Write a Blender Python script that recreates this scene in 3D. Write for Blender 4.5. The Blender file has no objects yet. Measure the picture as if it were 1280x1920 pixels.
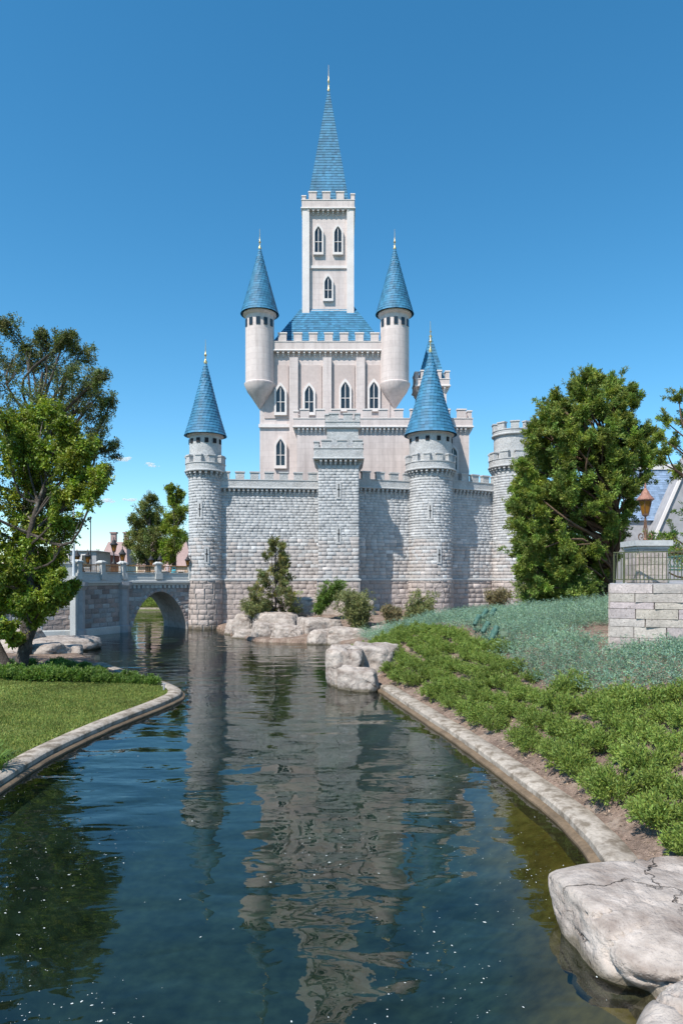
import bpy, bmesh, math, random
import numpy as np
from mathutils import Vector, Matrix, noise

random.seed(7); RNG = np.random.default_rng(7)
SC = bpy.context.scene
COL = SC.collection
R = math.radians

# ------------------------------------------------------------ camera, sky, sun, exposure
FPX, CXP, HYP, HC = 1280.0, 640.0, 1085.0, 4.5      # focal length in photo pixels, horizon row, eye height above the water
cam = bpy.data.cameras.new('camera'); cam_o = bpy.data.objects.new('camera', cam); COL.objects.link(cam_o)
cam_o.location = (0, 0, HC); cam_o.rotation_euler = (math.pi / 2, 0, 0)
cam.sensor_width = 36; cam.lens = 24; cam.shift_y = 125 / 1920; cam.clip_end = 8000; cam.clip_start = .1
SC.camera = cam_o

SUN_AZ, SUN_EL = 220.0, 54.0
world = bpy.data.worlds.new('World'); SC.world = world; world.use_nodes = True
wn, wl = world.node_tree.nodes, world.node_tree.links
sky = wn.new('ShaderNodeTexSky'); sky.sky_type = 'NISHITA'; sky.sun_disc = False
sky.sun_elevation = R(SUN_EL); sky.sun_rotation = R(SUN_AZ)
sky.altitude = 0; sky.air_density = .95; sky.dust_density = 0.12; sky.ozone_density = 3.6
sky_hs = wn.new('ShaderNodeHueSaturation'); sky_hs.inputs['Saturation'].default_value = 1.27; sky_hs.inputs['Hue'].default_value = .486
wl.new(sky.outputs[0], sky_hs.inputs['Color']); wl.new(sky_hs.outputs[0], wn['Background'].inputs[0]); wn['Background'].inputs[1].default_value = .15
sun = bpy.data.lights.new('sun', 'SUN'); sun.energy = 5.0; sun.angle = R(.53); sun.color = (1, .955, .88)
sun_o = bpy.data.objects.new('sun', sun); COL.objects.link(sun_o)
sd = Vector((math.sin(R(SUN_AZ)) * math.cos(R(SUN_EL)), math.cos(R(SUN_AZ)) * math.cos(R(SUN_EL)), math.sin(R(SUN_EL))))
sun_o.rotation_euler = sd.to_track_quat('Z', 'Y').to_euler(); sun_o.location = (-30, -30, 60)
SC.view_settings.view_transform = 'Standard'; SC.view_settings.look = 'None'
SC.view_settings.exposure = .35; SC.view_settings.gamma = 1
SC.cycles.max_bounces = 7; SC.cycles.diffuse_bounces = 2; SC.cycles.volume_bounces = 5; SC.cycles.transparent_max_bounces = 12
SC.cycles.use_denoising = True


def P(x, y, d):
    """photo pixel at depth d -> world point"""
    return Vector(((x - CXP) / FPX * d, d, HC + (HYP - y) / FPX * d))


def G(x, y, z=0.):
    """photo pixel lying on the level z -> plan point"""
    d = FPX * (HC - z) / (y - HYP)
    return ((x - CXP) / FPX * d, d)


# ------------------------------------------------------------ materials
def nd(t, kind, **kw):
    n = t.nodes.new(kind)
    for k, v in kw.items():
        setattr(n, k, v)
    return n


def mat(name, col=(.5, .5, .5), rough=.85, var=((3, .2), (20, .15)), bump=None, metal=0., attr=False, objcol=False,
        spec=.3, stain=None, world_co=True, transl=0., emit=None, tint=None, wet=None, cracks=None, score=None):
    m = bpy.data.materials.new(name); m.use_nodes = True; t = m.node_tree; L = t.links.new
    b = t.nodes['Principled BSDF']; out = t.nodes['Material Output']
    b.inputs['Roughness'].default_value = rough; b.inputs['Metallic'].default_value = metal
    b.inputs['Specular IOR Level'].default_value = spec
    if world_co:
        co = nd(t, 'ShaderNodeNewGeometry').outputs['Position']
    else:
        co = nd(t, 'ShaderNodeTexCoord').outputs['Object']
    if attr:
        src = nd(t, 'ShaderNodeAttribute', attribute_name='Col').outputs['Color']
    elif objcol:
        src = nd(t, 'ShaderNodeObjectInfo').outputs['Color']
    else:
        rgb = nd(t, 'ShaderNodeRGB'); rgb.outputs[0].default_value = (*col, 1); src = rgb.outputs[0]
    if (attr or objcol) and tint:
        mx = nd(t, 'ShaderNodeMix', data_type='RGBA', blend_type='MULTIPLY'); mx.inputs[0].default_value = 1
        L(src, mx.inputs[6]); mx.inputs[7].default_value = (*tint, 1); src = mx.outputs[2]
    for sc, am in var:
        nz = nd(t, 'ShaderNodeTexNoise'); nz.inputs['Scale'].default_value = sc; nz.inputs['Detail'].default_value = 4
        L(co, nz.inputs['Vector'])
        mr = nd(t, 'ShaderNodeMapRange'); mr.inputs[1].default_value = .3; mr.inputs[2].default_value = .7
        mr.inputs[3].default_value = 1 - am; mr.inputs[4].default_value = 1 + am
        L(nz.outputs[0], mr.inputs[0])
        mx = nd(t, 'ShaderNodeMix', data_type='RGBA', blend_type='MULTIPLY'); mx.inputs[0].default_value = 1
        L(src, mx.inputs[6]); L(mr.outputs[0], mx.inputs[7]); src = mx.outputs[2]
    if stain:
        scol, ssc, slo, shi, smax = stain[:5]
        nz = nd(t, 'ShaderNodeTexNoise'); nz.inputs['Scale'].default_value = ssc; nz.inputs['Detail'].default_value = 6
        nz.inputs['Roughness'].default_value = .65
        if len(stain) > 5:
            mp = nd(t, 'ShaderNodeMapping'); mp.inputs['Scale'].default_value = stain[5]; L(co, mp.inputs[0]); L(mp.outputs[0], nz.inputs['Vector'])
        else:
            L(co, nz.inputs['Vector'])
        mr = nd(t, 'ShaderNodeMapRange'); mr.inputs[1].default_value = slo; mr.inputs[2].default_value = shi; mr.inputs[4].default_value = smax
        L(nz.outputs[0], mr.inputs[0])
        mx = nd(t, 'ShaderNodeMix', data_type='RGBA'); L(mr.outputs[0], mx.inputs[0]); L(src, mx.inputs[6]); mx.inputs[7].default_value = (*scol, 1)
        src = mx.outputs[2]
    if score:   # shallow scored block lines in the render coat
        sx = nd(t, 'ShaderNodeSeparateXYZ'); L(co, sx.inputs[0]); ad = nd(t, 'ShaderNodeMath', operation='ADD'); L(sx.outputs[0], ad.inputs[0]); L(sx.outputs[1], ad.inputs[1])
        cb = nd(t, 'ShaderNodeCombineXYZ'); L(ad.outputs[0], cb.inputs[0]); L(sx.outputs[2], cb.inputs[1])
        bk = nd(t, 'ShaderNodeTexBrick'); bk.inputs['Scale'].default_value = 1; bk.inputs['Brick Width'].default_value = 1.3; bk.inputs['Row Height'].default_value = .62; bk.inputs['Mortar Size'].default_value = .022; bk.inputs['Mortar Smooth'].default_value = .6
        bk.inputs['Color1'].default_value = (1, 1, 1, 1); bk.inputs['Color2'].default_value = (.92, .91, .91, 1); bk.inputs['Mortar'].default_value = (.78, .76, .76, 1); L(cb.outputs[0], bk.inputs['Vector'])
        mx = nd(t, 'ShaderNodeMix', data_type='RGBA', blend_type='MULTIPLY'); mx.inputs[0].default_value = score; L(src, mx.inputs[6]); L(bk.outputs[0], mx.inputs[7]); src = mx.outputs[2]
    crk = None
    if cracks:
        nz = nd(t, 'ShaderNodeTexNoise'); nz.inputs['Scale'].default_value = 1.7; nz.inputs['Detail'].default_value = 5; L(co, nz.inputs['Vector'])
        am = nd(t, 'ShaderNodeVectorMath', operation='MULTIPLY_ADD'); L(nz.outputs['Color'], am.inputs[0]); am.inputs[1].default_value = (.9, .9, .9); L(co, am.inputs[2])
        vo = nd(t, 'ShaderNodeTexVoronoi', feature='DISTANCE_TO_EDGE'); vo.inputs['Scale'].default_value = cracks; L(am.outputs[0], vo.inputs['Vector'])
        crk = nd(t, 'ShaderNodeMapRange'); crk.inputs[1].default_value = .0; crk.inputs[2].default_value = .011; L(vo.outputs['Distance'], crk.inputs[0])
        ms_ = nd(t, 'ShaderNodeTexNoise'); ms_.inputs['Scale'].default_value = .8; L(co, ms_.inputs['Vector'])
        mk = nd(t, 'ShaderNodeMapRange'); mk.inputs[1].default_value = .50; mk.inputs[2].default_value = .58; mk.inputs[3].default_value = 1; mk.inputs[4].default_value = 0; L(ms_.outputs[0], mk.inputs[0])
        mxx = nd(t, 'ShaderNodeMath', operation='MAXIMUM'); L(crk.outputs[0], mxx.inputs[0]); L(mk.outputs[0], mxx.inputs[1]); crk = mxx
        mx = nd(t, 'ShaderNodeMix', data_type='RGBA'); L(crk.outputs[0], mx.inputs[0]); mx.inputs[6].default_value = (.15, .12, .10, 1); L(src, mx.inputs[7]); src = mx.outputs[2]
    if wet:     # dark damp and algae band just above the waterline
        sx = nd(t, 'ShaderNodeSeparateXYZ'); L(nd(t, 'ShaderNodeNewGeometry').outputs['Position'], sx.inputs[0])
        nz = nd(t, 'ShaderNodeTexNoise'); nz.inputs['Scale'].default_value = 3; nz.inputs['Detail'].default_value = 4; L(co, nz.inputs['Vector'])
        ad = nd(t, 'ShaderNodeMath', operation='MULTIPLY_ADD'); L(nz.outputs[0], ad.inputs[0]); ad.inputs[1].default_value = -wet * 1.6; L(sx.outputs[2], ad.inputs[2])
        mr = nd(t, 'ShaderNodeMapRange'); mr.inputs[1].default_value = -wet * .55; mr.inputs[2].default_value = wet * .2; mr.inputs[3].default_value = .8; mr.inputs[4].default_value = 0; L(ad.outputs[0], mr.inputs[0])
        mx = nd(t, 'ShaderNodeMix', data_type='RGBA'); L(mr.outputs[0], mx.inputs[0]); L(src, mx.inputs[6]); mx.inputs[7].default_value = (.085, .07, .042, 1); src = mx.outputs[2]
    L(src, b.inputs['Base Color'])
    if bump:
        prev = None
        for sc, dist in bump:
            nz = nd(t, 'ShaderNodeTexNoise'); nz.inputs['Scale'].default_value = sc; nz.inputs['Detail'].default_value = 5
            nz.inputs['Roughness'].default_value = .6
            L(co, nz.inputs['Vector'])
            bp = nd(t, 'ShaderNodeBump'); bp.inputs['Distance'].default_value = dist; bp.inputs['Strength'].default_value = 1
            L(nz.outputs[0], bp.inputs['Height'])
            if prev: L(prev.outputs[0], bp.inputs['Normal'])
            prev = bp
        if cracks:
            bp = nd(t, 'ShaderNodeBump'); bp.inputs['Distance'].default_value = .05; L(crk.outputs[0], bp.inputs['Height']); L(prev.outputs[0], bp.inputs['Normal']); prev = bp
        L(prev.outputs[0], b.inputs['Normal'])
    if transl:
        tr = nd(t, 'ShaderNodeBsdfTranslucent'); ms = nd(t, 'ShaderNodeMixShader'); ms.inputs[0].default_value = transl
        hs = nd(t, 'ShaderNodeHueSaturation'); hs.inputs['Value'].default_value = 1.3; hs.inputs['Saturation'].default_value = 1.1
        L(src, hs.inputs['Color']); L(hs.outputs[0], tr.inputs[0])
        L(b.outputs[0], ms.inputs[1]); L(tr.outputs[0], ms.inputs[2]); L(ms.outputs[0], out.inputs[0])
    if emit:
        b.inputs['Emission Color'].default_value = (*emit[0], 1); b.inputs['Emission Strength'].default_value = emit[1]
    return m


M = {}
M['stone_mass'] = mat('stone_mass', wet=.5, attr=True, var=((1.2, .10), (9, .10)), bump=((7, .03), (28, .012)), rough=.95, spec=.15)
M['stone_one'] = mat('stone_one', wet=.5, objcol=True, var=((1.2, .10), (9, .10)), bump=((7, .03), (28, .012)), rough=.95, spec=.15)
M['travertine'] = mat('travertine', objcol=True, var=((2.5, .15), (14, .14)), bump=((6, .02), (30, .015)), rough=.9, spec=.2,
                      stain=((.16, .13, .11), 16, .60, .65, .8))
M['mortar'] = mat('mortar', (.30, .28, .27), bump=((20, .01),))
M['coping'] = mat('coping', (.47, .465, .46), var=((1, .1), (8, .1)), bump=((12, .008),))
M['plaster'] = mat('plaster', (.64, .555, .525), var=((.25, .06), (3, .05)), bump=((9, .006),), rough=.9, spec=.15,
                   stain=((.36, .30, .28), 1.1, .48, .74, .55, (1.5, 1.5, .10)), score=.8)
M['plaster_trim'] = mat('plaster_trim', (.70, .64, .61), var=((1, .06), (8, .05)), rough=.85)
M['plaster_pink'] = mat('plaster_pink', (.52, .43, .40), var=((.3, .08), (4, .06)), rough=.9)
M['roof_blue'] = mat('roof_blue', attr=True, var=((.6, .12), (12, .12)), rough=.6, spec=.28, bump=((18, .01),))
M['slate'] = mat('slate', attr=True, var=((1, .1), (12, .12)), rough=.5)
M['gold'] = mat('gold', (.62, .47, .22), rough=.35, metal=.7, var=((10, .1),))
M['dark_glass'] = mat('dark_glass', (.02, .025, .03), rough=.08, spec=.6, var=())
M['soot'] = mat('soot', (.025, .025, .028), rough=.9, var=())  # near-black colour painted for the shade inside slits and drum windows
M['bridge_trim'] = mat('bridge_trim', (.46, .465, .455), var=((1, .08), (10, .08)), bump=((14, .006),), stain=((.3, .31, .31), 1.5, .55, .8, .35, (2, 2, .3)))
M['brass'] = mat('brass', (.36, .2, .09), rough=.45, metal=.5, var=((8, .2),))
M['iron'] = mat('iron', (.022, .022, .025), rough=.5, var=((10, .2),))
M['green_iron'] = mat('green_iron', (.075, .085, .04), rough=.5, var=((10, .15),))
M['bronze'] = mat('bronze', (.17, .095, .065), rough=.5, metal=.35, var=((12, .25),), world_co=False)
M['copper_roof'] = mat('copper_roof', (.30, .15, .11), rough=.55, metal=.2, var=((14, .25),), world_co=False)
M['amber'] = mat('amber', (.26, .15, .03), rough=.2, spec=.5, var=(), transl=.45)
M['flame'] = mat('flame', (.9, .5, .1), var=(), emit=((1, .45, .08), 2.2))
M['teal_paint'] = mat('teal_paint', (.055, .125, .10), rough=.6, spec=.25, var=((6, .12),), world_co=False)
M['pale_green'] = mat('pale_green', (.19, .25, .17), rough=.6, var=((6, .12),), world_co=False)
M['white_pole'] = mat('white_pole', (.62, .65, .68), rough=.5, var=((6, .08),))
M['rock'] = mat('rock', (.41, .355, .315), rough=.95, spec=.12, var=((.7, .16), (5, .16)), bump=((1.6, .10), (7, .05), (30, .014)),
                stain=((.20, .155, .13), 1.6, .44, .66, .8, (1, 1, 2.2)), wet=.16, cracks=.7)
M['kerb'] = mat('kerb', (.37, .32, .27), rough=.95, spec=.15, var=((1.1, .15), (14, .2)), bump=((30, .008),), stain=((.13, .10, .07), 3.2, .46, .62, .8))
M['kerb_wet'] = mat('kerb_wet', (.15, .105, .065), rough=.6, var=((2, .25), (14, .2)), bump=((30, .008),))
M['mulch'] = mat('mulch', (.20, .145, .115), rough=1, spec=.08, var=((1.3, .28), (9, .3), (42, .35)), bump=((6, .05), (30, .03)), stain=((.36, .29, .235), 1.7, .53, .66, .7))
M['lawn'] = mat('lawn', (.125, .155, .042), rough=1, spec=.08, var=((.5, .14), (6, .15), (60, .3)), bump=((40, .02),), stain=((.24, .19, .10), .55, .6, .74, .8))
M['ground'] = mat('ground', (.11, .125, .05), rough=1, spec=.08, var=((.05, .2), (.6, .2)))
M['bed'] = mat('bed', attr=True, rough=1, spec=0, var=((.8, .4), (5, .3)))
M['shelf'] = mat('shelf', (.26, .20, .055), rough=1, spec=0, var=((.9, .4), (4, .3)))
M['bark'] = mat('bark', (.085, .07, .06), rough=1, spec=.1, var=((2, .25), (16, .3)), bump=((10, .03), (40, .012)), stain=((.26, .24, .21), 3, .55, .64, .6))
M['joint'] = mat('joint', (.15, .13, .12))
M['bark_red'] = mat('bark_red', (.12, .08, .055), rough=1, spec=.1, var=((2, .3), (16, .3)), bump=((10, .03),))


def leafmat(name, col, tr=.28, var=((.5, .2),), rough=.5):
    return mat(name, attr=True, tint=col, var=var, rough=rough, spec=.3, transl=tr)


M['leaf_bright'] = leafmat('leaf_bright', (.165, .228, .032), .26)
M['leaf_oak'] = leafmat('leaf_oak', (.115, .145, .05), .25)
M['leaf_cedar'] = leafmat('leaf_cedar', (.17, .24, .05), .22, rough=.6)
M['leaf_pine'] = leafmat('leaf_pine', (.15, .185, .055), .25, rough=.6)
M['leaf_juniper'] = leafmat('leaf_juniper', (.175, .245, .05), .2, var=((.35, .2),), rough=.6)
M['leaf_blue'] = leafmat('leaf_blue', (.225, .35, .245), .26, var=((.4, .22),), rough=.65)
M['leaf_hedge'] = leafmat('leaf_hedge', (.125, .205, .04), .3, rough=.55)
M['leaf_olive'] = leafmat('leaf_olive', (.205, .225, .09), .3, rough=.6)
M['leaf_dry'] = leafmat('leaf_dry', (.22, .19, .10), .25, rough=.6)
M['leaf_blade'] = leafmat('leaf_blade', (.13, .21, .04), .3, rough=.45)
M['grass'] = leafmat('grass', (.20, .255, .062), .28, var=((.35, .22), (2.5, .16)), rough=.7)
M['foam'] = mat('foam', (.55, .57, .55), var=(), rough=.8)
M['skin'] = mat('skin', (.55, .34, .26), var=(), rough=.6)
M['cloth_pale'] = mat('cloth_pale', (.55, .45, .45), var=(), rough=.9)
M['cloth_teal'] = mat('cloth_teal', (.03, .33, .42), var=(), rough=.8)
M['cloth_dark'] = mat('cloth_dark', (.05, .06, .09), var=(), rough=.9)
M['hair'] = mat('hair', (.06, .035, .02), var=(), rough=.6)
M['wall_grey'] = mat('wall_grey', (.34, .33, .34), var=((.5, .1), (3, .1)))
M['wall_aqua'] = mat('wall_aqua', (.42, .50, .52), var=((.5, .08),))
M['wall_peach'] = mat('wall_peach', (.58, .42, .33), var=((.5, .1),))
M['brick_red'] = mat('brick_red', (.22, .07, .05), var=((1, .15), (9, .2)))
M['roof_rose'] = mat('roof_rose', (.36, .25, .23), var=((.5, .1), (6, .15)))


def water_material():
    m = bpy.data.materials.new('water'); m.use_nodes = True; t = m.node_tree; L = t.links.new
    t.nodes.remove(t.nodes['Principled BSDF']); out = t.nodes['Material Output']
    co = nd(t, 'ShaderNodeNewGeometry').outputs['Position']

    def nz(scale, sxyz, det, rot=0., dis=0.):
        mp = nd(t, 'ShaderNodeMapping'); mp.inputs['Scale'].default_value = sxyz; mp.inputs['Rotation'].default_value = (0, 0, rot)
        L(co, mp.inputs[0]); n = nd(t, 'ShaderNodeTexNoise'); n.inputs['Scale'].default_value = scale
        n.inputs['Detail'].default_value = det; n.inputs['Roughness'].default_value = .4; n.inputs['Distortion'].default_value = dis
        L(mp.outputs[0], n.inputs['Vector']); return n.outputs[0]
    calm = nz(.22, (1, .8, 1), 1)
    cm = nd(t, 'ShaderNodeMapRange'); cm.inputs[1].default_value = .38; cm.inputs[2].default_value = .62; cm.inputs[3].default_value = .45; cm.inputs[4].default_value = 1.15
    L(calm, cm.inputs[0])
    prev = None
    for sc, sxyz, det, rot, dis, dist in ((.75, (.6, 1.25, 1), .6, .12, .5, .058), (2.1, (.65, 1.25, 1), 1, -.25, .5, .012), (9, (.8, 1.2, 1), 1, .3, 0, .0008)):
        bp = nd(t, 'ShaderNodeBump'); bp.inputs['Distance'].default_value = dist; L(cm.outputs[0], bp.inputs['Strength'])
        L(nz(sc, sxyz, det, rot, dis), bp.inputs['Height'])
        if prev: L(prev.outputs[0], bp.inputs['Normal'])
        prev = bp
    fr = nd(t, 'ShaderNodeFresnel'); io = nd(t, 'ShaderNodeMapRange'); io.inputs[3].default_value = 1.7; io.inputs[4].default_value = 1 / 1.7; L(nd(t, 'ShaderNodeNewGeometry').outputs['Backfacing'], io.inputs[0]); L(io.outputs[0], fr.inputs[0])   # the same interface loss for light going down and coming back up
    L(prev.outputs[0], fr.inputs['Normal'])
    gl = nd(t, 'ShaderNodeBsdfGlossy'); gl.inputs['Roughness'].default_value = .012; L(prev.outputs[0], gl.inputs['Normal'])
    tr = nd(t, 'ShaderNodeBsdfTransparent'); tr.inputs[0].default_value = (.48, .53, .45, 1)
    ms = nd(t, 'ShaderNodeMixShader'); L(fr.outputs[0], ms.inputs[0]); L(tr.outputs[0], ms.inputs[1]); L(gl.outputs[0], ms.inputs[2])
    L(ms.outputs[0], out.inputs[0]); return m


M['water'] = water_material()


# ------------------------------------------------------------ mesh helpers
def origin(o):
    v = Vector((0, 0, 0))
    while o is not None:
        v += o.location; o = o.parent
    return v


def link(name, me, parent=None, mtl=None):
    o = bpy.data.objects.new(name, me); COL.objects.link(o)
    if parent is not None: o.parent = parent
    if mtl is not None and me is not None and not me.materials: me.materials.append(mtl)
    return o


def tag(o, label, cat=None, group=None, kind=None):
    if label: o['label'] = label
    if cat: o['category'] = cat
    if group: o['group'] = group
    if kind: o['kind'] = kind
    return o


def empty(name, loc, label=None, cat=None, group=None):
    o = bpy.data.objects.new(name, None); COL.objects.link(o); o.location = loc; o.empty_display_size = .2
    return tag(o, label, cat, group)


def struct(o):
    o['kind'] = 'structure'; return o


def copy_tree(o, parent=None):
    c = o.copy(); COL.objects.link(c); c.parent = parent
    for ch in o.children: copy_tree(ch, c)
    return c


def npmesh(name, verts, faces4, cols=None, smooth=False):
    """verts (n,3), faces4 (m,4) int, cols (n,3) point colours"""
    me = bpy.data.meshes.new(name); n, m = len(verts), len(faces4); k = faces4.shape[1]
    me.vertices.add(n); me.vertices.foreach_set('co', np.asarray(verts, np.float32).ravel())
    me.loops.add(m * k); me.loops.foreach_set('vertex_index', np.asarray(faces4, np.int32).ravel())
    me.polygons.add(m); me.polygons.foreach_set('loop_start', np.arange(0, m * k, k, dtype=np.int32))
    me.polygons.foreach_set('loop_total', np.full(m, k, np.int32))
    if smooth: me.polygons.foreach_set('use_smooth', np.ones(m, bool))
    me.update(calc_edges=True)
    if cols is not None:
        a = me.color_attributes.new('Col', 'FLOAT_COLOR', 'POINT')
        a.data.foreach_set('color', np.concatenate([cols, np.ones((n, 1))], 1).astype(np.float32).ravel())
    return me


class MB:
    def __init__(s): s.v = []; s.f = []; s.c = []; s.cur = None

    def add(s, vs, fs):
        k = len(s.v); s.v += [tuple(v) for v in vs]; s.f += [tuple(i + k for i in f) for f in fs]
        if s.cur is not None: s.c += [s.cur] * len(vs)
        return s

    def box(s, c, size, rz=0., taper=1.):
        hx, hy, hz = size[0] / 2, size[1] / 2, size[2] / 2; cs, sn = math.cos(rz), math.sin(rz); vs = []
        for z, k in ((-hz, 1), (hz, taper)):
            for x, y in ((-hx, -hy), (hx, -hy), (hx, hy), (-hx, hy)):
                vs.append((c[0] + (x * cs - y * sn) * k, c[1] + (x * sn + y * cs) * k, c[2] + z))
        return s.add(vs, [(3, 2, 1, 0), (4, 5, 6, 7), (0, 1, 5, 4), (1, 2, 6, 5), (2, 3, 7, 6), (3, 0, 4, 7)])

    def lathe(s, prof, c, seg=24, cap=True, phase=0.):
        vs, fs = [], []
        for r, z in prof:
            for i in range(seg):
                a = 2 * math.pi * i / seg + phase; vs.append((c[0] + r * math.cos(a), c[1] + r * math.sin(a), c[2] + z))
        for j in range(len(prof) - 1):
            for i in range(seg):
                k = (i + 1) % seg; fs.append((j * seg + i, j * seg + k, (j + 1) * seg + k, (j + 1) * seg + i))
        if cap:
            fs.append(tuple(range(seg))[::-1]); fs.append(tuple((len(prof) - 1) * seg + i for i in range(seg)))
        return s.add(vs, fs)

    def tube(s, pts, rad, seg=8, cap=True):
        pts = [Vector(p) for p in pts]; n = len(pts)
        if not hasattr(rad, '__len__'): rad = [rad] * n
        vs, fs = [], []; ref = None
        for i, p in enumerate(pts):
            t = (pts[min(i + 1, n - 1)] - pts[max(i - 1, 0)]).normalized()
            if ref is None:
                ref = t.orthogonal().normalized()
            else:
                ref = (ref - t * ref.dot(t)); ref = ref.normalized() if ref.length > 1e-6 else t.orthogonal().normalized()
            b = t.cross(ref)
            for k in range(seg):
                a = 2 * math.pi * k / seg; vs.append(p + (ref * math.cos(a) + b * math.sin(a)) * rad[i])
        for j in range(n - 1):
            for i in range(seg):
                k = (i + 1) % seg; fs.append((j * seg + i, j * seg + k, (j + 1) * seg + k, (j + 1) * seg + i))
        if cap:
            fs.append(tuple(range(seg))[::-1]); fs.append(tuple((n - 1) * seg + i for i in range(seg)))
        return s.add(vs, fs)

    def sweep(s, path, prof, closed_prof=True):
        """prof: (outward, z) points; path: Path"""
        n = len(path.p); m = len(prof); vs, fs = [], []
        for i in range(n):
            p = path.p[i]; nn = path.vn[i]
            for u, z in prof: vs.append((p[0] + nn[0] * u, p[1] + nn[1] * u, z))
        for i in range(n if path.closed else n - 1):
            a, b = i * m, ((i + 1) % n) * m
            for j in range(m if closed_prof else m - 1):
                k = (j + 1) % m; fs.append((a + j, b + j, b + k, a + k))
        if not path.closed and closed_prof:
            fs.append(tuple(range(m))); fs.append(tuple((n - 1) * m + j for j in range(m))[::-1])
        return s.add(vs, fs)

    def build(s, name, mtl, parent=None, smooth=False):
        me = bpy.data.meshes.new(name); og = origin(parent) if parent is not None else Vector((0, 0, 0))
        me.from_pydata([(v[0] - og.x, v[1] - og.y, v[2] - og.z) for v in s.v], [], s.f); me.update()
        if smooth:
            me.polygons.foreach_set('use_smooth', [True] * len(me.polygons))
            me.set_sharp_from_angle(angle=R(40))
        if s.c:
            a = me.color_attributes.new('Col', 'FLOAT_COLOR', 'POINT')
            a.data.foreach_set('color', np.concatenate([np.array(s.c), np.ones((len(s.c), 1))], 1).astype(np.float32).ravel())
        return link(name, me, parent, mtl)


class Path:
    """plan polyline; the outward normal is to the right of the walking direction"""
    def __init__(s, pts, closed=False):
        s.p = [np.array(q[:2], float) for q in pts]; s.closed = closed; n = len(s.p)
        s.seg = []; acc = 0.
        for i in range(n if closed else n - 1):
            a, b = s.p[i], s.p[(i + 1) % n]; d = b - a; l = float(np.hypot(*d)); s.seg.append((acc, l, a, d / l)); acc += l
        s.length = acc; s.vn = []
        for i in range(n):
            ts = []
            if closed or i > 0: ts.append(s.seg[(i - 1) % len(s.seg)][3])
            if closed or i < n - 1: ts.append(s.seg[i % len(s.seg)][3])
            ns = [np.array((t[1], -t[0])) for t in ts]
            v = sum(ns); v = v / np.hypot(*v); v = v / max(.35, float(np.dot(v, ns[0]))); s.vn.append(v)

    def at(s, x):
        for acc, l, a, t in s.seg:
            if x <= acc + l: break
        q = a + t * (x - acc); return q, t, np.array((t[1], -t[0]))

    def edges(s):
        n = len(s.p); return [Path([s.p[i], s.p[(i + 1) % n]]) for i in range(n if s.closed else n - 1)]


def circle(c, r, n=48, a0=0., a1=360.):
    full = abs(a1 - a0) >= 360
    return Path([(c[0] + r * math.cos(R(a0 + (a1 - a0) * i / (n if full else n - 1))), c[1] + r * math.sin(R(a0 + (a1 - a0) * i / (n if full else n - 1)))) for i in range(n)], full)


def rect(x0, x1, y0, y1):
    return Path([(x0, y0), (x1, y0), (x1, y1), (x0, y1)], True)


def smooth_path(pts, n=6):
    pts = [np.array(p, float) for p in pts]; out = []
    for i in range(len(pts) - 1):
        p0, p1, p2, p3 = pts[max(i - 1, 0)], pts[i], pts[i + 1], pts[min(i + 2, len(pts) - 1)]
        for k in range(n):
            t = k / n
            out.append(.5 * ((2 * p1) + (-p0 + p2) * t + (2 * p0 - 5 * p1 + 4 * p2 - p3) * t * t + (-p0 + 3 * p1 - 3 * p2 + p3) * t ** 3))
    out.append(pts[-1]); return out


# ------------------------------------------------------------ masonry
def block_mesh(k, nx=3, nz=3, rough=.25, inset=.045):
    rr = random.Random(100 + k); v, f = [], []
    for j in range(nz + 1):
        for i in range(nx + 1):
            x = -.5 + i / nx; z = -.5 + j / nz
            edge = i in (0, nx) or j in (0, nz)
            x *= 1 - 2 * inset; z *= 1 - 2 * inset
            v.append((x, -((.62 if rough > .1 else .9) + rr.uniform(-.08, .08) * min(1, rough * 4)) if edge else -(1 + rr.uniform(-rough, rough)), z))
    for j in range(nz):
        for i in range(nx):
            a = j * (nx + 1) + i; f.append((a, a + 1, a + nx + 2, a + nx + 1))
    ring = [i for i in range(nx + 1)] + [j * (nx + 1) + nx for j in range(1, nz + 1)] + [nz * (nx + 1) + i for i in range(nx - 1, -1, -1)] + [j * (nx + 1) for j in range(nz - 1, 0, -1)]
    k0 = len(v)
    for i in ring: v.append((v[i][0] * (.5 / (.5 - inset)) * .985, .3, v[i][2] * (.5 / (.5 - inset)) * .985))
    n = len(ring)
    for q in range(n):
        p = (q + 1) % n; f.append((ring[p], ring[q], k0 + q, k0 + p))
    me = bpy.data.meshes.new('block'); me.from_pydata(v, [], f); me.update(); return me


BLOCKS = [block_mesh(k) for k in range(6)]
SLABS = [block_mesh(20 + k, 3, 3, .05, .004) for k in range(5)]
for b in BLOCKS: b.materials.append(M['stone_one'])
for b in SLABS: b.materials.append(M['travertine'])


def lay(path, courses, ls, off=0., hole=None, colour=None, s0=0., s1=None, rnd=random):
    """stones along a path: list of (x, y, z, tx, ty, w, h, colour)"""
    out = []; s1 = path.length if s1 is None else s1; odd = 0
    for z0, z1 in courses:
        h = z1 - z0; x = s0; odd ^= 1; first = True
        while x < s1 - 1e-3:
            w = rnd.uniform(*ls)
            if first and odd: w *= .5
            first = False
            if s1 - (x + w) < ls[0] * .5: w = s1 - x
            xm = x + w / 2; q, t, n = path.at(xm)
            if hole is None or not hole(xm, (z0 + z1) / 2, w, h):
                out.append((q[0] + n[0] * off, q[1] + n[1] * off, (z0 + z1) / 2, t[0], t[1], w, h, colour((z0 + z1) / 2)))
            x += w
    return out


def courses(z0, z1, hs):
    out = []; z = z0; i = 0
    while z < z1 - .05:
        h = hs(z) if callable(hs) else hs[i % len(hs)]
        if z1 - (z + h) < .12: h = z1 - z
        out.append((z, min(z + h, z1))); z += h; i += 1
    return out


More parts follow.
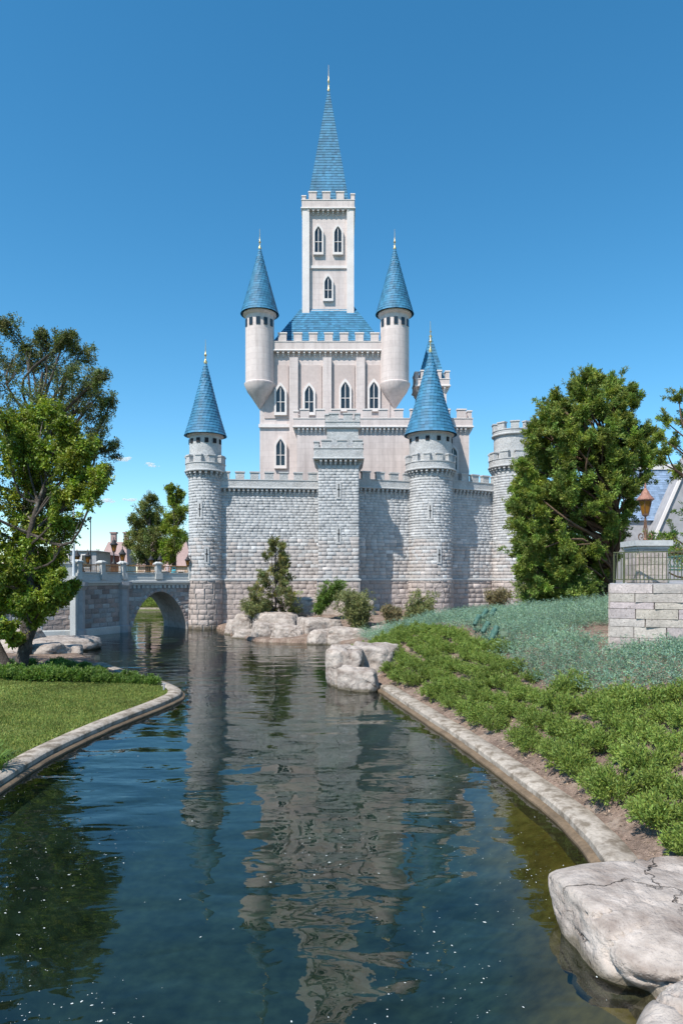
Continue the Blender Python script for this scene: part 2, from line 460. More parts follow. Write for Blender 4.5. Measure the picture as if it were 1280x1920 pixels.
def mass(stones, name, parent, joint=.014, depth=.036):
    """many stones as one mesh of separate bevelled blocks"""
    n = len(stones); a = np.array([s[:7] for s in stones]); c = np.array([s[7] for s in stones]); og = origin(parent)
    P0 = a[:, :3] - np.array(og); T = np.stack([a[:, 3], a[:, 4], np.zeros(n)], 1); N = np.stack([a[:, 4], -a[:, 3], np.zeros(n)], 1); Z = np.array((0, 0, 1.))
    w, h = a[:, 5] / 2, a[:, 6] / 2; V = np.zeros((n, 12, 3)); k = 0
    dp = RNG.uniform(.55, 1.25, n) * depth
    for ring, (ins, fr) in enumerate(((joint * .5, -.3), (joint, .55), (joint + .012, 1.))):
        for sx, sz in ((-1, -1), (1, -1), (1, 1), (-1, 1)):
            d = dp * fr * (RNG.uniform(.7, 1.3, n) if ring == 2 else 1)
            V[:, k] = P0 + T * ((w - ins) * sx)[:, None] + Z * ((h - ins) * sz)[:, None] + N * d[:, None]; k += 1
    base = np.array([(8, 9, 10, 11), (4, 5, 9, 8), (5, 6, 10, 9), (6, 7, 11, 10), (7, 4, 8, 11), (0, 1, 5, 4), (1, 2, 6, 5), (2, 3, 7, 6), (3, 0, 4, 7)])
    F = (base[None] + (np.arange(n) * 12)[:, None, None]).reshape(-1, 4)
    o = link(name, npmesh(name, V.reshape(-1, 3), F, np.repeat(c, 12, 0)), parent, M['stone_mass']); o['kind'] = 'stuff'; return o


def singles(stones, parent, meshes=None, depth=.055, name='stone'):
    meshes = meshes or BLOCKS; og = origin(parent)
    for i, (x, y, z, tx, ty, w, h, c) in enumerate(stones):
        o = link(name, meshes[random.randrange(len(meshes))], parent)
        o.location = (x - og.x, y - og.y, z - og.z); o.rotation_euler = (0, 0, math.atan2(ty, tx))
        o.scale = (w - .012, depth * random.uniform(.8, 1.25), h - .012); o.color = (*c, 1)


def stone_colour(z):
    r = random.random()
    if z < 4.35: base = np.array((.43, .365, .335))
    elif z < 8.2: base = np.array((.46, .42, .40)) if random.random() < .6 * (8.6 - z) / 4 + .2 else np.array((.48, .47, .465))
    else: base = np.array((.49, .488, .49))
    if z < 9 and r < .07: base = base * 1.35
    elif r < .2: base = base * 1.08
    elif r > .86: base = base * .86
    return tuple(np.clip(base * random.uniform(.95, 1.05), 0, .7))


# ------------------------------------------------------------ pond outline and terrain
RIGHT_KERB = smooth_path([(3.72, 9.0), (3.86, 9.9), (4.02, 11), (4.02, 12.5), (3.78, 14.5), (3.26, 18), (2.42, 22.5), (1.5, 27.4)], 8)
LEFT_KERB = smooth_path([(-6.2, 3), (-6.75, 9), (-7.05, 12), (-7.18, 14.2), (-7.22, 16.9), (-6.9, 19.9), (-6.28, 23), (-6.0, 24.7), (-5.98, 25.8), (-6.4, 27.0), (-7.6, 28.9), (-9.5, 31.3), (-12.1, 35)], 8)
POND = [(2.6, -14), (2.5, 0), (2.7, 5), (3.2, 7.6)] + [tuple(p) for p in RIGHT_KERB] + [(.9, 29), (-.6, 32), (.3, 40), (-.2, 46), (-1.6, 47.2), (-6, 48.2), (-9, 54.5), (-10.8, 60.6),
        (-13.4, 63.5), (-13, 80), (-13, 95), (-24, 97), (-36, 96), (-36, 75), (-27, 66), (-20, 60), (-18.4, 57.6), (-20.2, 52.6), (-25.5, 50), (-21, 45), (-17, 42.5), (-14, 38)] \
    + [tuple(p) for p in LEFT_KERB[::-1]] + [(-6.2, -14)]
POND = np.array(POND)


def pond_sdf(X, Y):
    """negative in the water, positive on land (metres)"""
    d2 = np.full(X.shape, 1e18); ins = np.zeros(X.shape, bool); n = len(POND)
    for i in range(n):
        a, b = POND[i], POND[(i + 1) % n]; e = b - a
        t = np.clip(((X - a[0]) * e[0] + (Y - a[1]) * e[1]) / (e @ e), 0, 1)
        d2 = np.minimum(d2, (X - a[0] - e[0] * t) ** 2 + (Y - a[1] - e[1] * t) ** 2)
        c = ((a[1] > Y) != (b[1] > Y)) & (X < (b[0] - a[0]) * (Y - a[1]) / (b[1] - a[1] + 1e-12) + a[0]); ins ^= c
    return np.sqrt(d2) * np.where(ins, -1, 1)


def sstep(a, b, x):
    t = np.clip((x - a) / (b - a), 0, 1); return t * t * (3 - 2 * t)


def ground_h(X, Y):
    X = np.asarray(X, float); Y = np.asarray(Y, float); s = pond_sdf(X, Y); sp = np.maximum(s, 0)
    right = .17 + .47 * np.clip(sp - .55, 0, 4.6) + .10 * np.clip(sp - 5.15, 0, 9)
    k = sstep(32, 50, Y); right = right * (1 - k) + np.minimum(.3 + .17 * sp, 1.55) * k
    left = .21 + .035 * np.clip(sp - .4, 0, 8) + .05 * np.clip(sp - 5, 0, 10)
    wr = sstep(-5, -2, X + 0 * Y); wr = np.where(Y > 56, 1 - sstep(-14, -16, X), wr)
    far = sstep(90, 100, Y)
    land = right * wr + left * (1 - wr)
    land = land * (1 - far) + (.3 + .35 * np.clip(sp - .6, 0, 8)) * far
    land += .035 * np.sin(X * 1.7 + Y * .6) * np.cos(Y * 1.3 - X * .4) * np.clip(sp - .8, 0, 1)
    bed = -.32 - .55 * np.clip(-s - .1, 0, 2.6)
    z = np.where(s > .12, land, bed)
    return z, s


def axis(dense, lo, hi, outer):
    a = list(np.arange(lo, hi + 1e-6, dense)); step = dense; x = hi
    while x < outer: step *= 1.35; x += step; a.append(x)
    step = dense; x = lo; pre = []
    while x > -outer: step *= 1.35; x -= step; pre.append(x)
    return np.array(pre[::-1] + a)


gx, gy = axis(.23, -26, 15, 4000), axis(.23, 2, 66, 4000)
GX, GY = np.meshgrid(gx, gy); GZ, GS = ground_h(GX, GY)
GZ = np.where(GY < -14, .4, GZ)
nx, ny = len(gx), len(gy); idx = np.arange(nx * ny).reshape(ny, nx)
V = np.stack([GX, GY, GZ], -1).reshape(-1, 3); FQ = np.stack([idx[:-1, :-1], idx[:-1, 1:], idx[1:, 1:], idx[1:, :-1]], -1).reshape(-1, 4)
fc = V[FQ].mean(1); fz, fs_ = ground_h(fc[:, 0], fc[:, 1])


def near_hedge(x, y):
    """distance in front of the hedge line that crosses the lawn's far edge"""
    return y - (29.0 + (-6.4 - x) * .02)


reg = np.full(len(FQ), 3)
reg[(fc[:, 0] < -5) & (fc[:, 0] > -40) & (fc[:, 1] < 27.6) & (fc[:, 1] > -14)] = 0       # lawn
reg[(fc[:, 0] < -5) & (fc[:, 0] > -40) & (fc[:, 1] >= 27.6 - .0) & (fc[:, 1] < 56)] = 1   # planted soil, left bank
reg[(fc[:, 0] > -4) & (fc[:, 0] < 40) & (fc[:, 1] > -14) & (fc[:, 1] < 66)] = 2           # planted soil, right bank
reg[(fc[:, 0] > -14.5) & (fc[:, 0] < 40) & (fc[:, 1] > 44) & (fc[:, 1] < 66)] = 2
reg[V[FQ][:, :, 2].max(1) < -.02] = 4
for k, (nm, mk) in enumerate((('lawn', 'lawn'), ('planting_bed', 'mulch'), ('planted_slope', 'mulch'), ('ground', 'ground'), ('pond_bed', 'bed'))):
    f = FQ[reg == k]
    if not len(f): continue
    u, inv = np.unique(f, return_inverse=True)
    bc = None
    if nm == 'pond_bed':    # ochre algae grows on the shallow shelf of the right bank, the deep colour stands in for light scattered and lost in turbid water
        vs_ = pond_sdf(V[u][:, 0], V[u][:, 1]); al = sstep(-1.9, -.2, vs_) * sstep(1.2, 2.6, V[u][:, 0]) * sstep(19, 12, V[u][:, 1])
        bc = np.array((.046, .072, .058))[None] * (1 - al)[:, None] + np.array((.21, .145, .045))[None] * al[:, None]
    struct(link(nm, npmesh(nm, V[u], inv.reshape(f.shape), bc, smooth=True), None, M[mk]))
struct(MB().add([(-45, -15, 0), (14, -15, 0), (14, 102, 0), (-45, 102, 0)], [(0, 1, 2, 3)]).build('water', M['water']))

for pts, nm, sign in ((RIGHT_KERB, 'kerb', 1), (LEFT_KERB, 'kerb', -1)):
    # land lies to the right of the walking direction on the right bank, to the left on the left bank
    pts = [np.array(p) + .03 * np.array((noise.noise(Vector((p[0] * 1.3, p[1] * 1.3, 5))), noise.noise(Vector((p[0] * 1.3, p[1] * 1.3, 9))))) for p in pts]
    pp = Path(pts if sign > 0 else pts[::-1])
    top = struct(MB().sweep(pp, [(.06, -.7), (.06, .19), (.10, .23), (.30, .25), (.54, .235), (.58, .2), (.58, -.3)], True).build(nm, M['kerb'], smooth=True))
    MB().sweep(pp, [(-.08, -.8), (-.08, .04), (-.05, .07), (.055, .09), (.055, -.8)]).build('wet_ledge', M['kerb_wet'], top, smooth=True)


def hit(px, py, d0=8., d1=70.):
    """first point where the sight line of a photo pixel meets the terrain"""
    d = np.arange(d0, d1, .05); x = (px - CXP) / FPX * d; z = HC + (HYP - py) / FPX * d; h = ground_h(x, d)[0]
    k = np.argmax(z < h); return float(x[k]), float(d[k]), float(h[k])


def gz(x, y):
    return float(ground_h(np.array([x]), np.array([y]))[0][0])

# ------------------------------------------------------------ castle: plain walled fort with a pale keep behind
fort = empty('castle_wall', (0, 62, 0), 'grey stone castle wall with battlements and towers at the edge of the water', 'castle wall')
keep = empty('castle_keep', (-1.5, 76, 0), 'pale plastered castle keep with steep blue roofs above the grey wall', 'castle')


def merlon_mesh(w, d, h, mats):
    m = MB().box((0, 0, h / 2), (w, d, h)).box((0, 0, h + .06), (w + .12, d + .12, .12)); me = bpy.data.meshes.new('merlon')
    me.from_pydata(m.v, [], m.f); me.update()
    for q in mats: me.materials.append(q)
    for i, p in enumerate(me.polygons): p.material_index = 0 if i < 6 else 1
    return me


MAT_MER = mat('merlon_stone', (.47, .465, .46), var=((1.2, .15), (9, .2)), bump=((7, .05), (28, .02)), rough=.95)
MERLON_S = merlon_mesh(.78, .42, .62, (MAT_MER, M['coping']))
MERLON_N = merlon_mesh(.55, .38, .6, (MAT_MER, M['coping']))
MERLON_P = merlon_mesh(.85, .42, .8, (M['plaster'], M['plaster_trim']))


def battlement(path, z, parent, out, mesh, gap, wallmat, trim, h0=.7, corb=True, stepc=.42, corner=True):
    """corbel table, string course, breast wall and merlons standing proud of a wall top"""
    og = origin(parent)
    if corb:
        c = MB(); n = max(1, int(path.length / stepc))
        for i in range(n):
            q, t, nn = path.at((i + .5) * path.length / n); a = math.atan2(t[1], t[0])
            for dz, w_, k in ((0, .20, 1.), (-.2, .17, .66), (-.36, .13, .33)):
                c.box((q[0] + nn[0] * out * k / 2, q[1] + nn[1] * out * k / 2, z - .12 + dz), (w_, out * k, .19 if dz == 0 else .155), a)
        o = c.build('corbel_table', trim, parent); o['kind'] = 'stuff'
    MB().sweep(path, [(-.05, z - .02), (out + .07, z - .02), (out + .10, z + .05), (out + .07, z + .14), (-.05, z + .14)]).build('string_course', trim, parent)
    MB().sweep(path, [(out - .36, z + .145), (out, z + .145), (out, z + .145 + h0), (out - .36, z + .145 + h0)]).build('breast_wall', wallmat, parent)
    MB().sweep(path, [(out - .40, z + .148 + h0), (out + .05, z + .148 + h0), (out + .05, z + .215 + h0), (out - .40, z + .215 + h0)]).build('coping', trim, parent)
    mw = max(v.co.x for v in mesh.vertices) * 2 - .12
    n = max(2, round(path.length / (mw + gap))); L_ = path.length
    for i in range(n):
        s = (i + .5) * L_ / n; q, t, nn = path.at(s)
        o = link('merlon', mesh, parent)
        o.location = (q[0] + nn[0] * (out - .19) - og.x, q[1] + nn[1] * (out - .19) - og.y, z + .2 + h0 - og.z); o.rotation_euler = (0, 0, math.atan2(t[1], t[0]))


def roof_cols(n):
    b = np.array((.045, .165, .285)); return [tuple(np.clip(b * random.uniform(.72, 1.2) + np.array((.0, .02, .02)) * random.random(), 0, 1)) for _ in range(n)]


def cone_roof(c, r, z0, z1, parent, seg=40, nc=26, square=0, flare=.25, name='roof', mtl=None, colf=None):
    """roof of overlapping tile courses; every tile is a face of its own colour"""
    vs, fs, cs = [], [], []
    sides = square or seg
    for j in range(nc):
        t0, t1 = j / nc, (j + 1) / nc

        def rad(t): return r * (1 - t) * (1 - flare * t * (1 - t) * 1.2) + .03
        ra, rb = rad(t0) + .05, rad(t1) + .012; za, zb = z0 + (z1 - z0) * t0 - .02, z0 + (z1 - z0) * t1
        off = .5 * (j % 2)
        if square:
            per = max(2, int(2 * ra / .34)); kq = 1.414
            for sd_ in range(4):
                a0 = math.pi / 4 + sd_ * math.pi / 2; a1 = a0 + math.pi / 2
                for i in range(per):
                    u0, u1 = i / per, (i + 1) / per; q = []
                    for (rr, zz, u) in ((ra, za, u0), (ra, za, u1), (rb, zb, u1), (rb, zb, u0)):
                        x = math.cos(a0) * (1 - u) + math.cos(a1) * u; y = math.sin(a0) * (1 - u) + math.sin(a1) * u
                        q.append((c[0] + x * rr * kq, c[1] + y * rr * kq, zz + random.uniform(-.012, .012)))
                    k = len(vs); vs += q; fs.append((k, k + 1, k + 2, k + 3)); cs += [roof_cols(1)[0]] * 4
        else:
            ns = max(10, int(2 * math.pi * ra / .36))
            for i in range(ns):
                a0, a1 = 2 * math.pi * (i + off) / ns, 2 * math.pi * (i + 1 + off) / ns; q = []
                for rr, zz, a in ((ra, za, a0), (ra, za, a1), (rb, zb, a1), (rb, zb, a0)):
                    q.append((c[0] + rr * math.cos(a), c[1] + rr * math.sin(a), zz + random.uniform(-.01, .01)))
                k = len(vs); vs += q; fs.append((k, k + 1, k + 2, k + 3)); cs += [roof_cols(1)[0]] * 4
    b = MB(); b.v, b.f, b.c = vs, fs, cs
    o = b.build(name, M['roof_blue'], parent)
    return o


def finial(c, z, h, parent, name='finial'):
    MB().lathe([(.14, 0), (.17, .08 * h), (.06, .16 * h), (.05, .3 * h), (.13, .36 * h), (.05, .42 * h), (.03, .6 * h), (.012, h)], (c[0], c[1], z), 10).build(name, M['gold'], parent, True)


def arrow_slit(path, s, z, parent, off=.05):
    q, t, n = path.at(s); a = math.atan2(t[1], t[0])
    b = MB().box((q[0] + n[0] * off / 2, q[1] + n[1] * off / 2, z), (.42, off + .09, 1.5), a); o = b.build('slit_surround', M['coping'], parent)
    MB().box((q[0] + n[0] * (off + .02), q[1] + n[1] * (off + .02), z), (.07, .12, 1.15), a).box((q[0] + n[0] * (off + .021), q[1] + n[1] * (off + .021), z + .1), (.24, .12, .07), a).build('arrow_slit', M['soot'], parent)  # dark boxes stand in for the shade of a recessed slot


def course_h(z):
    return .46 if z < 4.3 else (.33 if z < 8.3 else .25)


ALL_STONES = []     # (stone, part) pairs, sorted later: the largest become single blocks


def masonry(paths, z0, z1, parent, low=.11, seam=4.35, holes=None):
    for p in paths:
        lo = lay(p, courses(z0, seam, course_h), (.55, .95), off=low, colour=stone_colour)
        mi = lay(p, courses(seam + .16, 8.3, course_h), (.45, .8), colour=stone_colour)
        hi = lay(p, courses(8.3, z1, course_h), (.38, .66), colour=stone_colour)
        for s in lo + mi + hi: ALL_STONES.append((s, parent))


def round_tower(c, r, z0, ztop, label, cone=None, fin=None, drum=None):
    core = MB().lathe([(r + .11, z0), (r + .11, 4.35), (r, 4.42), (r, ztop + .6)], (c[0], c[1], 0), 48).build('round_tower', M['mortar'], fort)
    core['label'] = label
    p = circle(c, r, 64, 150, 390); masonry([p], z0, ztop - .35, core)
    MB().sweep(circle(c, r, 48), [(.02, 4.32), (.19, 4.34), (.19, 4.47), (.02, 4.52)]).build('base_course', M['coping'], core)
    full = circle(c, r, 48)
    if cone:
        battlement(full, ztop, core, .32, MERLON_N, .5, MAT_MER, M['coping'], .55) if cone[2] else None
        ri = r - .02
        MB().lathe([(ri, ztop), (ri, cone[0] - .1), (ri + .22, cone[0] - .02), (ri + .22, cone[0] + .06)], (c[0], c[1], 0), 40).build('drum', MAT_MER, core)
        for k in range(6):
            a = R(195 + 30 * k); MB().box((c[0] + math.cos(a) * ri, c[1] + math.sin(a) * ri, cone[0] - .55), (.12, .34, .42), a).build('drum_window', M['soot'], core)
        cone_roof(c, ri + .42, cone[0] + .07, cone[1], core)
        finial(c, cone[1] - .25, fin, core)
    else:
        battlement(full, ztop, core, .32, MERLON_S, .5, MAT_MER, M['coping'], .55)
        if drum:
            rd = r - .15; MB().lathe([(rd, ztop), (rd, drum)], (c[0], c[1], 0), 40).build('drum', MAT_MER, core)
            battlement(circle(c, rd, 40), drum, core, .12, MERLON_S, .5, MAT_MER, M['coping'], .3, corb=False)
    for z, a in ((10.6, 262), (6.6, 285)):
        arrow_slit(circle(c, r, 64, 150, 390), R(a - 150) * r, z, core)
    return core


def wall_run(p0, p1, ztop, th=1.6, label=None):
    p = Path([p0, p1]); core = MB().sweep(p, [(0, 4.35), (0, ztop + .1), (-th, ztop + .1), (-th, -1), (.11, -1), (.11, 4.35)]).build('curtain_wall', M['mortar'], fort)
    masonry([p], -.6, ztop - .3, core)
    MB().sweep(p, [(.02, 4.32), (.19, 4.34), (.19, 4.47), (.02, 4.52)]).build('base_course', M['coping'], core)
    battlement(p, ztop, core, .3, MERLON_S, .55, MAT_MER, M['coping'], .6)
    return core


tA, tC, tD = (-12.35, 62.1), (8.35, 64.2), (16.9, 67.2)
wall_run((-11.2, 62.0), (-2.0, 62.9), 12.7)
wall_run((1.5, 62.5), (6.8, 64.2), 12.8)
wall_run((9.9, 64.5), (15.6, 67.6), 13.0)
wall_run((18.4, 68), (25, 73), 13.0)
wall_run((-13.2, 72), (-13.0, 63.2), 12.4) 
round_tower(tA, 1.45, -1, 14.1, 'leftmost round tower with its foot in the water', (17.4, 24.3, True), 2.2)
round_tower(tC, 2.0, -.5, 14.5, 'thick round tower right of the square tower', (17.9, 26.0, True), 3)
round_tower(tD, 2.05, -.5, 15.3, 'flat topped round tower behind the cedar', None, None, 18.4)
# the square tower that steps out of the wall
sq = rect(-2.0, 1.5, 59.6, 63.6)
core = MB().sweep(sq, [(.11, -.6), (.11, 4.35), (0, 4.36), (0, 15.6), (-.5, 15.6), (-.5, -.6)]).build('square_tower', M['mortar'], fort)
core['label'] = 'square tower that steps out of the wall'
MB().box((-.25, 61.6, 15.3), (3.3, 3.8, .1)).build('deck', M['coping'], core)
masonry(sq.edges()[:2] + sq.edges()[3:], -.4, 14.4, core)
MB().sweep(sq, [(.02, 4.32), (.19, 4.34), (.19, 4.47), (.02, 4.52)]).build('base_course', M['coping'], core)
battlement(sq, 14.9, core, .38, MERLON_S, .55, MAT_MER, M['coping'], .75)
for z in (12.2, 8.3): arrow_slit(sq.edges()[0], 1.75, z, core)
# plain corner turret on the square tower
sq2 = rect(-1.3, 1.5, 60.6, 63.4)
MB().sweep(sq2, [(0, 15.3), (0, 18.0), (-.5, 18.0), (-.5, 15.3)]).build('upper_stage', MAT_MER, core)
MB().box((.1, 62, 17.9), (2.5, 2.5, .1)).build('upper_deck', M['coping'], core)
battlement(sq2, 17.9, core, .12, MERLON_S, .45, MAT_MER, M['coping'], .35, corb=False)

ALL_STONES.sort(key=lambda q: -(q[0][5] * q[0][6]) if (q[0][2] > .1 and q[0][1] < 65.5) else 0)
byp = {}
for i, (s, part) in enumerate(ALL_STONES):
    byp.setdefault(part.name, (part, [], []))[1 if i < 300 else 2].append(s)
for part, one, many in byp.values():
    singles(one, part)
    if many: mass(many, 'masonry', part)


# pale keep
def block(name, x0, x1, y0, y1, z0, z1, parent=keep, mtl='plaster'):
    return MB().box(((x0 + x1) / 2, (y0 + y1) / 2, (z0 + z1) / 2), (x1 - x0, y1 - y0, z1 - z0)).build(name, M[mtl], parent)


def lancet(x, y, z, w, h, parent):
    """pointed window facing the camera: stone frame, dark pane set back inside it"""
    n = 8; inner = [(-w / 2, 0), (w / 2, 0)] + [(w / 2 * (1 - (i / n) ** 1.6), h + w * .9 * i / n) for i in range(n + 1)] + [(-w / 2 * (1 - (i / n) ** 1.6), h + w * .9 * i / n) for i in range(n - 1, -1, -1)]
    cz = (h + w * .9) / 2
    outer = [(u * 1.45, cz + (v - cz) * (1 + .5 * w / h)) for u, v in inner]
    m = len(inner); vs = []; fs = []
    for ring, yy in ((outer, y - .3), (inner, y - .3), (inner, y + .1), (outer, y + .1)): vs += [(x + u, yy, z + v) for u, v in ring]
    for a, b in ((0, 1), (1, 2), (3, 0)):
        for i in range(m): k = (i + 1) % m; fs.append((a * m + i, a * m + k, b * m + k, b * m + i))
    fr = MB().add(vs, fs).build('window', M['plaster_trim'], parent)
    MB().add([(x + u, y - .13, z + v) for u, v in inner], [tuple(range(m))]).build('window_pane', M['dark_glass'], parent)
    MB().box((x, y - .17, z + cz), (.07, .06, 2 * cz)).box((x, y - .172, z + h * .55), (w, .055, .06)).build('mullion', M['plaster_trim'], parent)


ter = block('terrace_block', -4.4, 12.6, 67.5, 86, 0, 19.4)
battlement(rect(-4.4, 12.6, 67.5, 86), 19.4, ter, .3, MERLON_P, .7, M['plaster'], M['plaster_trim'], .7)
for x in (-1.5, 8.2, 11): lancet(x, 67.5, 15.2, .7, 1.6, ter)
MB().box((4.1, 67.45, 12.2), (17.2, .25, .3)).build('belt_course', M['plaster_trim'], ter)
mb = block('main_block', -8.6, 5.6, 72, 86, 0, 28.4)
battlement(rect(-8.6, 5.6, 72, 86), 28.4, mb, .4, MERLON_P, .75, M['plaster'], M['plaster_trim'], .8, stepc=.55)
for x, z in ((-6.4, 22), (-3.4, 22), (.4, 22.4), (3.4, 22.4), (-6.4, 16.4), (-3.4, 23 - 8)): lancet(x, 72, z, .9, 2.0, mb)
MB().box((-1.5, 71.95, 20.6), (14.4, .3, .35)).build('belt_course', M['plaster_trim'], mb)
for x in (-5.0, -1.5, 2.0): MB().box((x, 71.8, 14), (.9, .5, 27.4)).build('buttress', M['plaster'], mb)
for x0_, x1_ in ((-8.1, -5.6), (-4.4, -2.1), (-.9, 1.4), (2.6, 5.1)):
    MB().box(((x0_ + x1_) / 2, 71.97, 24.2), (x1_ - x0_, .12, 5.6)).build('wall_panel', M['plaster_pink'], mb)
# hipped roof on the main block, ridge along x
hb = MB(); rx0, rx1, ry0, ry1, rz0, rz1 = -8.0, 5.0, 72.8, 85.2, 28.9, 37.4; nc = 26
for j in range(nc):
    t0, t1 = j / nc, (j + 1) / nc

    def cr(t, e): k = t * 6.0; return (rx0 + k * .8 - e, rx1 - k * .8 + e, ry0 + k - e, ry1 - k + e)
    A, B = cr(t0, .05), cr(t1, .01); za, zb = rz0 + (rz1 - rz0) * t0, rz0 + (rz1 - rz0) * t1
    ca = [(A[0], A[2]), (A[1], A[2]), (A[1], A[3]), (A[0], A[3])]; cb = [(B[0], B[2]), (B[1], B[2]), (B[1], B[3]), (B[0], B[3])]
    for s in range(4):
        k = (s + 1) % 4; n = max(4, int(math.dist(ca[s], ca[k]) / .4))
        for i in range(n):
            f = lambda p, q, u: (p[0] + (q[0] - p[0]) * u, p[1] + (q[1] - p[1]) * u)
            q = [(*f(ca[s], ca[k], i / n), za), (*f(ca[s], ca[k], (i + 1) / n), za), (*f(cb[s], cb[k], (i + 1) / n), zb), (*f(cb[s], cb[k], i / n), zb)]
            hb.cur = roof_cols(1)[0]; hb.add(q, [(0, 1, 2, 3)])
hb.build('hipped_roof', M['roof_blue'], mb)
MB().box((-1.5, 79, 37.5), (3.6, .35, .3)).build('ridge_cap', M['plaster_trim'], mb)


def keep_turret(c, r, z0, z1, ztip, label):
    t = MB().lathe([(.1, z0 - 2.6), (r * .6, z0 - 1.4), (r * .85, z0 - .9), (r + .12, z0 - .15), (r + .12, z0), (r, z0 + .1), (r, z1), (r + .25, z1 + .2), (r + .25, z1 + .35)], (c[0], c[1], 0), 36).build('turret', M['plaster'], keep, True)
    t['label'] = label
    for k in range(5):
        a = R(210 + 30 * k); MB().box((c[0] + math.cos(a) * r, c[1] + math.sin(a) * r, z1 - .8), (.12, .4, .75), a).build('turret_window', M['dark_glass'], t)
    cone_roof(c, r + .45, z1 + .36, ztip, t, flare=.1); finial(c, ztip - .3, 2.2, t)


keep_turret((-8.6, 72), 1.5, 25, 32, 39.5, 'turret on the left corner of the main block')
keep_turret((5.6, 72), 1.5, 25, 32, 39.5, 'turret on the right corner of the main block')
tw = block('great_tower', -4.0, 1.0, 77, 82, 20, 46)
battlement(rect(-4.0, 1.0, 77, 82), 46, tw, .45, MERLON_P, .7, M['plaster'], M['plaster_trim'], .8, stepc=.55)
for x in (-2.6, -.4): lancet(x, 77, 41.2, .8, 2.2, tw)
lancet(-1.5, 77, 36.0, .8, 1.8, tw)
for z in (39.6, 34.6): MB().box((-1.5, 79.5, z), (5.3, 5.3, .3)).build('belt_course', M['plaster_trim'], tw)
for x in (-4.0, 1.0):
    MB().box((x, 77, 33), (.8, .8, 26)).build('pilaster', M['plaster_trim'], tw)
cone_roof((-1.5, 79.5), 2.35, 46.6, 61.5, tw, nc=44, square=4, flare=0.)
finial((-1.5, 79.5), 61.2, 3.2, tw)
# low side turret with a pyramid roof behind the right half of the terrace
st = block('stair_tower', 8.2, 11.2, 73, 76, 18, 25)
battlement(rect(8.2, 11.2, 73, 76), 25, st, .3, MERLON_P, .5, M['plaster'], M['plaster_trim'], .6)
lancet(9.7, 73, 22, .7, 1.5, st)
cone_roof((9.7, 74.5), 1.45, 25.5, 31, st, nc=16, square=4, flare=0.); finial((9.7, 74.5), 30.8, 1.8, st)

# ------------------------------------------------------------ stone bridge
B0, B1, B2, B3, B4 = (-13.5, 61.4), (-18.4, 57.5), (-20.2, 52.4), (-25.5, 49.9), (-36, 52)
bridge = empty('stone_bridge', (-17, 58, 0), 'stone bridge with a low arch and brass railing joining the left tower', 'bridge')


def bridge_colour(z):
    b = np.array((.30, .25, .235)) if random.random() < .55 else np.array((.34, .34, .345)); return tuple(b * random.uniform(.75, 1.25))


pa = Path([B1, B0]); La = pa.length; s_c, s_w = La * .53, La * .41


def arch_z(s):
    k = abs(s - s_c) / s_w
    return -1. if k >= 1 else .4 + 3.0 * (1 - k ** 1.9) ** .72


samp = sorted(set([0, La] + [s_c + s_w * math.sin(math.pi / 2 * i / 14) for i in range(-14, 15)]))
vs, fs = [], []; DEP = 5.0
for s in samp:
    q, t, n = pa.at(s); z = max(-1., arch_z(min(max(s, s_c - s_w * .999), s_c + s_w * .999))) if abs(s - s_c) <= s_w + 1e-6 else -1.
    if abs(s - s_c) >= s_w * .999 and abs(s - s_c) <= s_w + 1e-6: z = -1.
    for dd in (0, -DEP):
        vs += [(q[0] + n[0] * dd, q[1] + n[1] * dd, z), (q[0] + n[0] * dd, q[1] + n[1] * dd, 4.2)]
for i in range(len(samp) - 1):
    a, b = i * 4, i * 4 + 4
    fs += [(a, b, b + 1, a + 1), (a + 3, b + 3, b + 2, a + 2), (a + 2, b + 2, b, a), (a + 1, b + 1, b + 3, a + 3)]
# the jamb columns outside the arch keep full height
span = MB().add(vs, fs).build('arch_span', M['mortar'], bridge)


def arch_hole(s, z, w, h):
    return any(z - h * .3 < arch_z(s + k * w * .5) + .16 for k in (-.9, 0, .9)) and abs(s - s_c) < s_w + w * .35


singles(lay(pa, courses(-.3, 4.0, [.36]), (.55, .95), hole=arch_hole, colour=bridge_colour), span)
for i in range(26):     # voussoirs round the arch
    a = math.pi * (i + .5) / 26; s = s_c - s_w * math.cos(a); z = arch_z(s); ds = .02
    q, t, n = pa.at(s); sl = math.atan2(arch_z(s + ds) - arch_z(s - ds), 2 * ds); l = .30
    o = link('voussoir', BLOCKS[i % 6], span); og = origin(span)
    z += .12; o.location = (q[0] - og.x - t[0] * math.sin(sl) * .0, q[1] - og.y, z - og.z)
    o.rotation_mode = 'QUATERNION'
    o.rotation_quaternion = Matrix.Rotation(math.atan2(t[1], t[0]), 4, 'Z').to_quaternion() @ Matrix.Rotation(-sl, 4, 'Y').to_quaternion()
    o.scale = (.34, .075, .3); o.color = (*bridge_colour(0), 1)
abut_path = Path([B4, B3, B2, B1])
ab = MB().sweep(abut_path, [(0, -1), (0, 4.2), (-4.5, 4.2), (-4.5, -1)]).build('abutment', M['mortar'], bridge)
for e in abut_path.edges():
    L_ = e.length
    singles(lay(e, courses(.6, 3.95, [.36, .4]), (.6, 1.1), colour=bridge_colour, s0=max(0, L_ - 8)), ab)
    MB().sweep(e, [(.0, -.6), (.17, -.6), (.17, .52), (.12, .6), (0, .6)]).build('plinth', M['bridge_trim'], ab)
for c in (B1, B2, B3):
    MB().lathe([(.62, -.6), (.62, .55), (.52, .62), (.52, 3.6), (.75, 3.95), (.75, 4.25)], (c[0], c[1], 0), 8, phase=.3).build('corner_pier', M['bridge_trim'] if c == B3 else M['wall_grey'], ab)
whole = Path([B4, B3, B2, B1, B0])
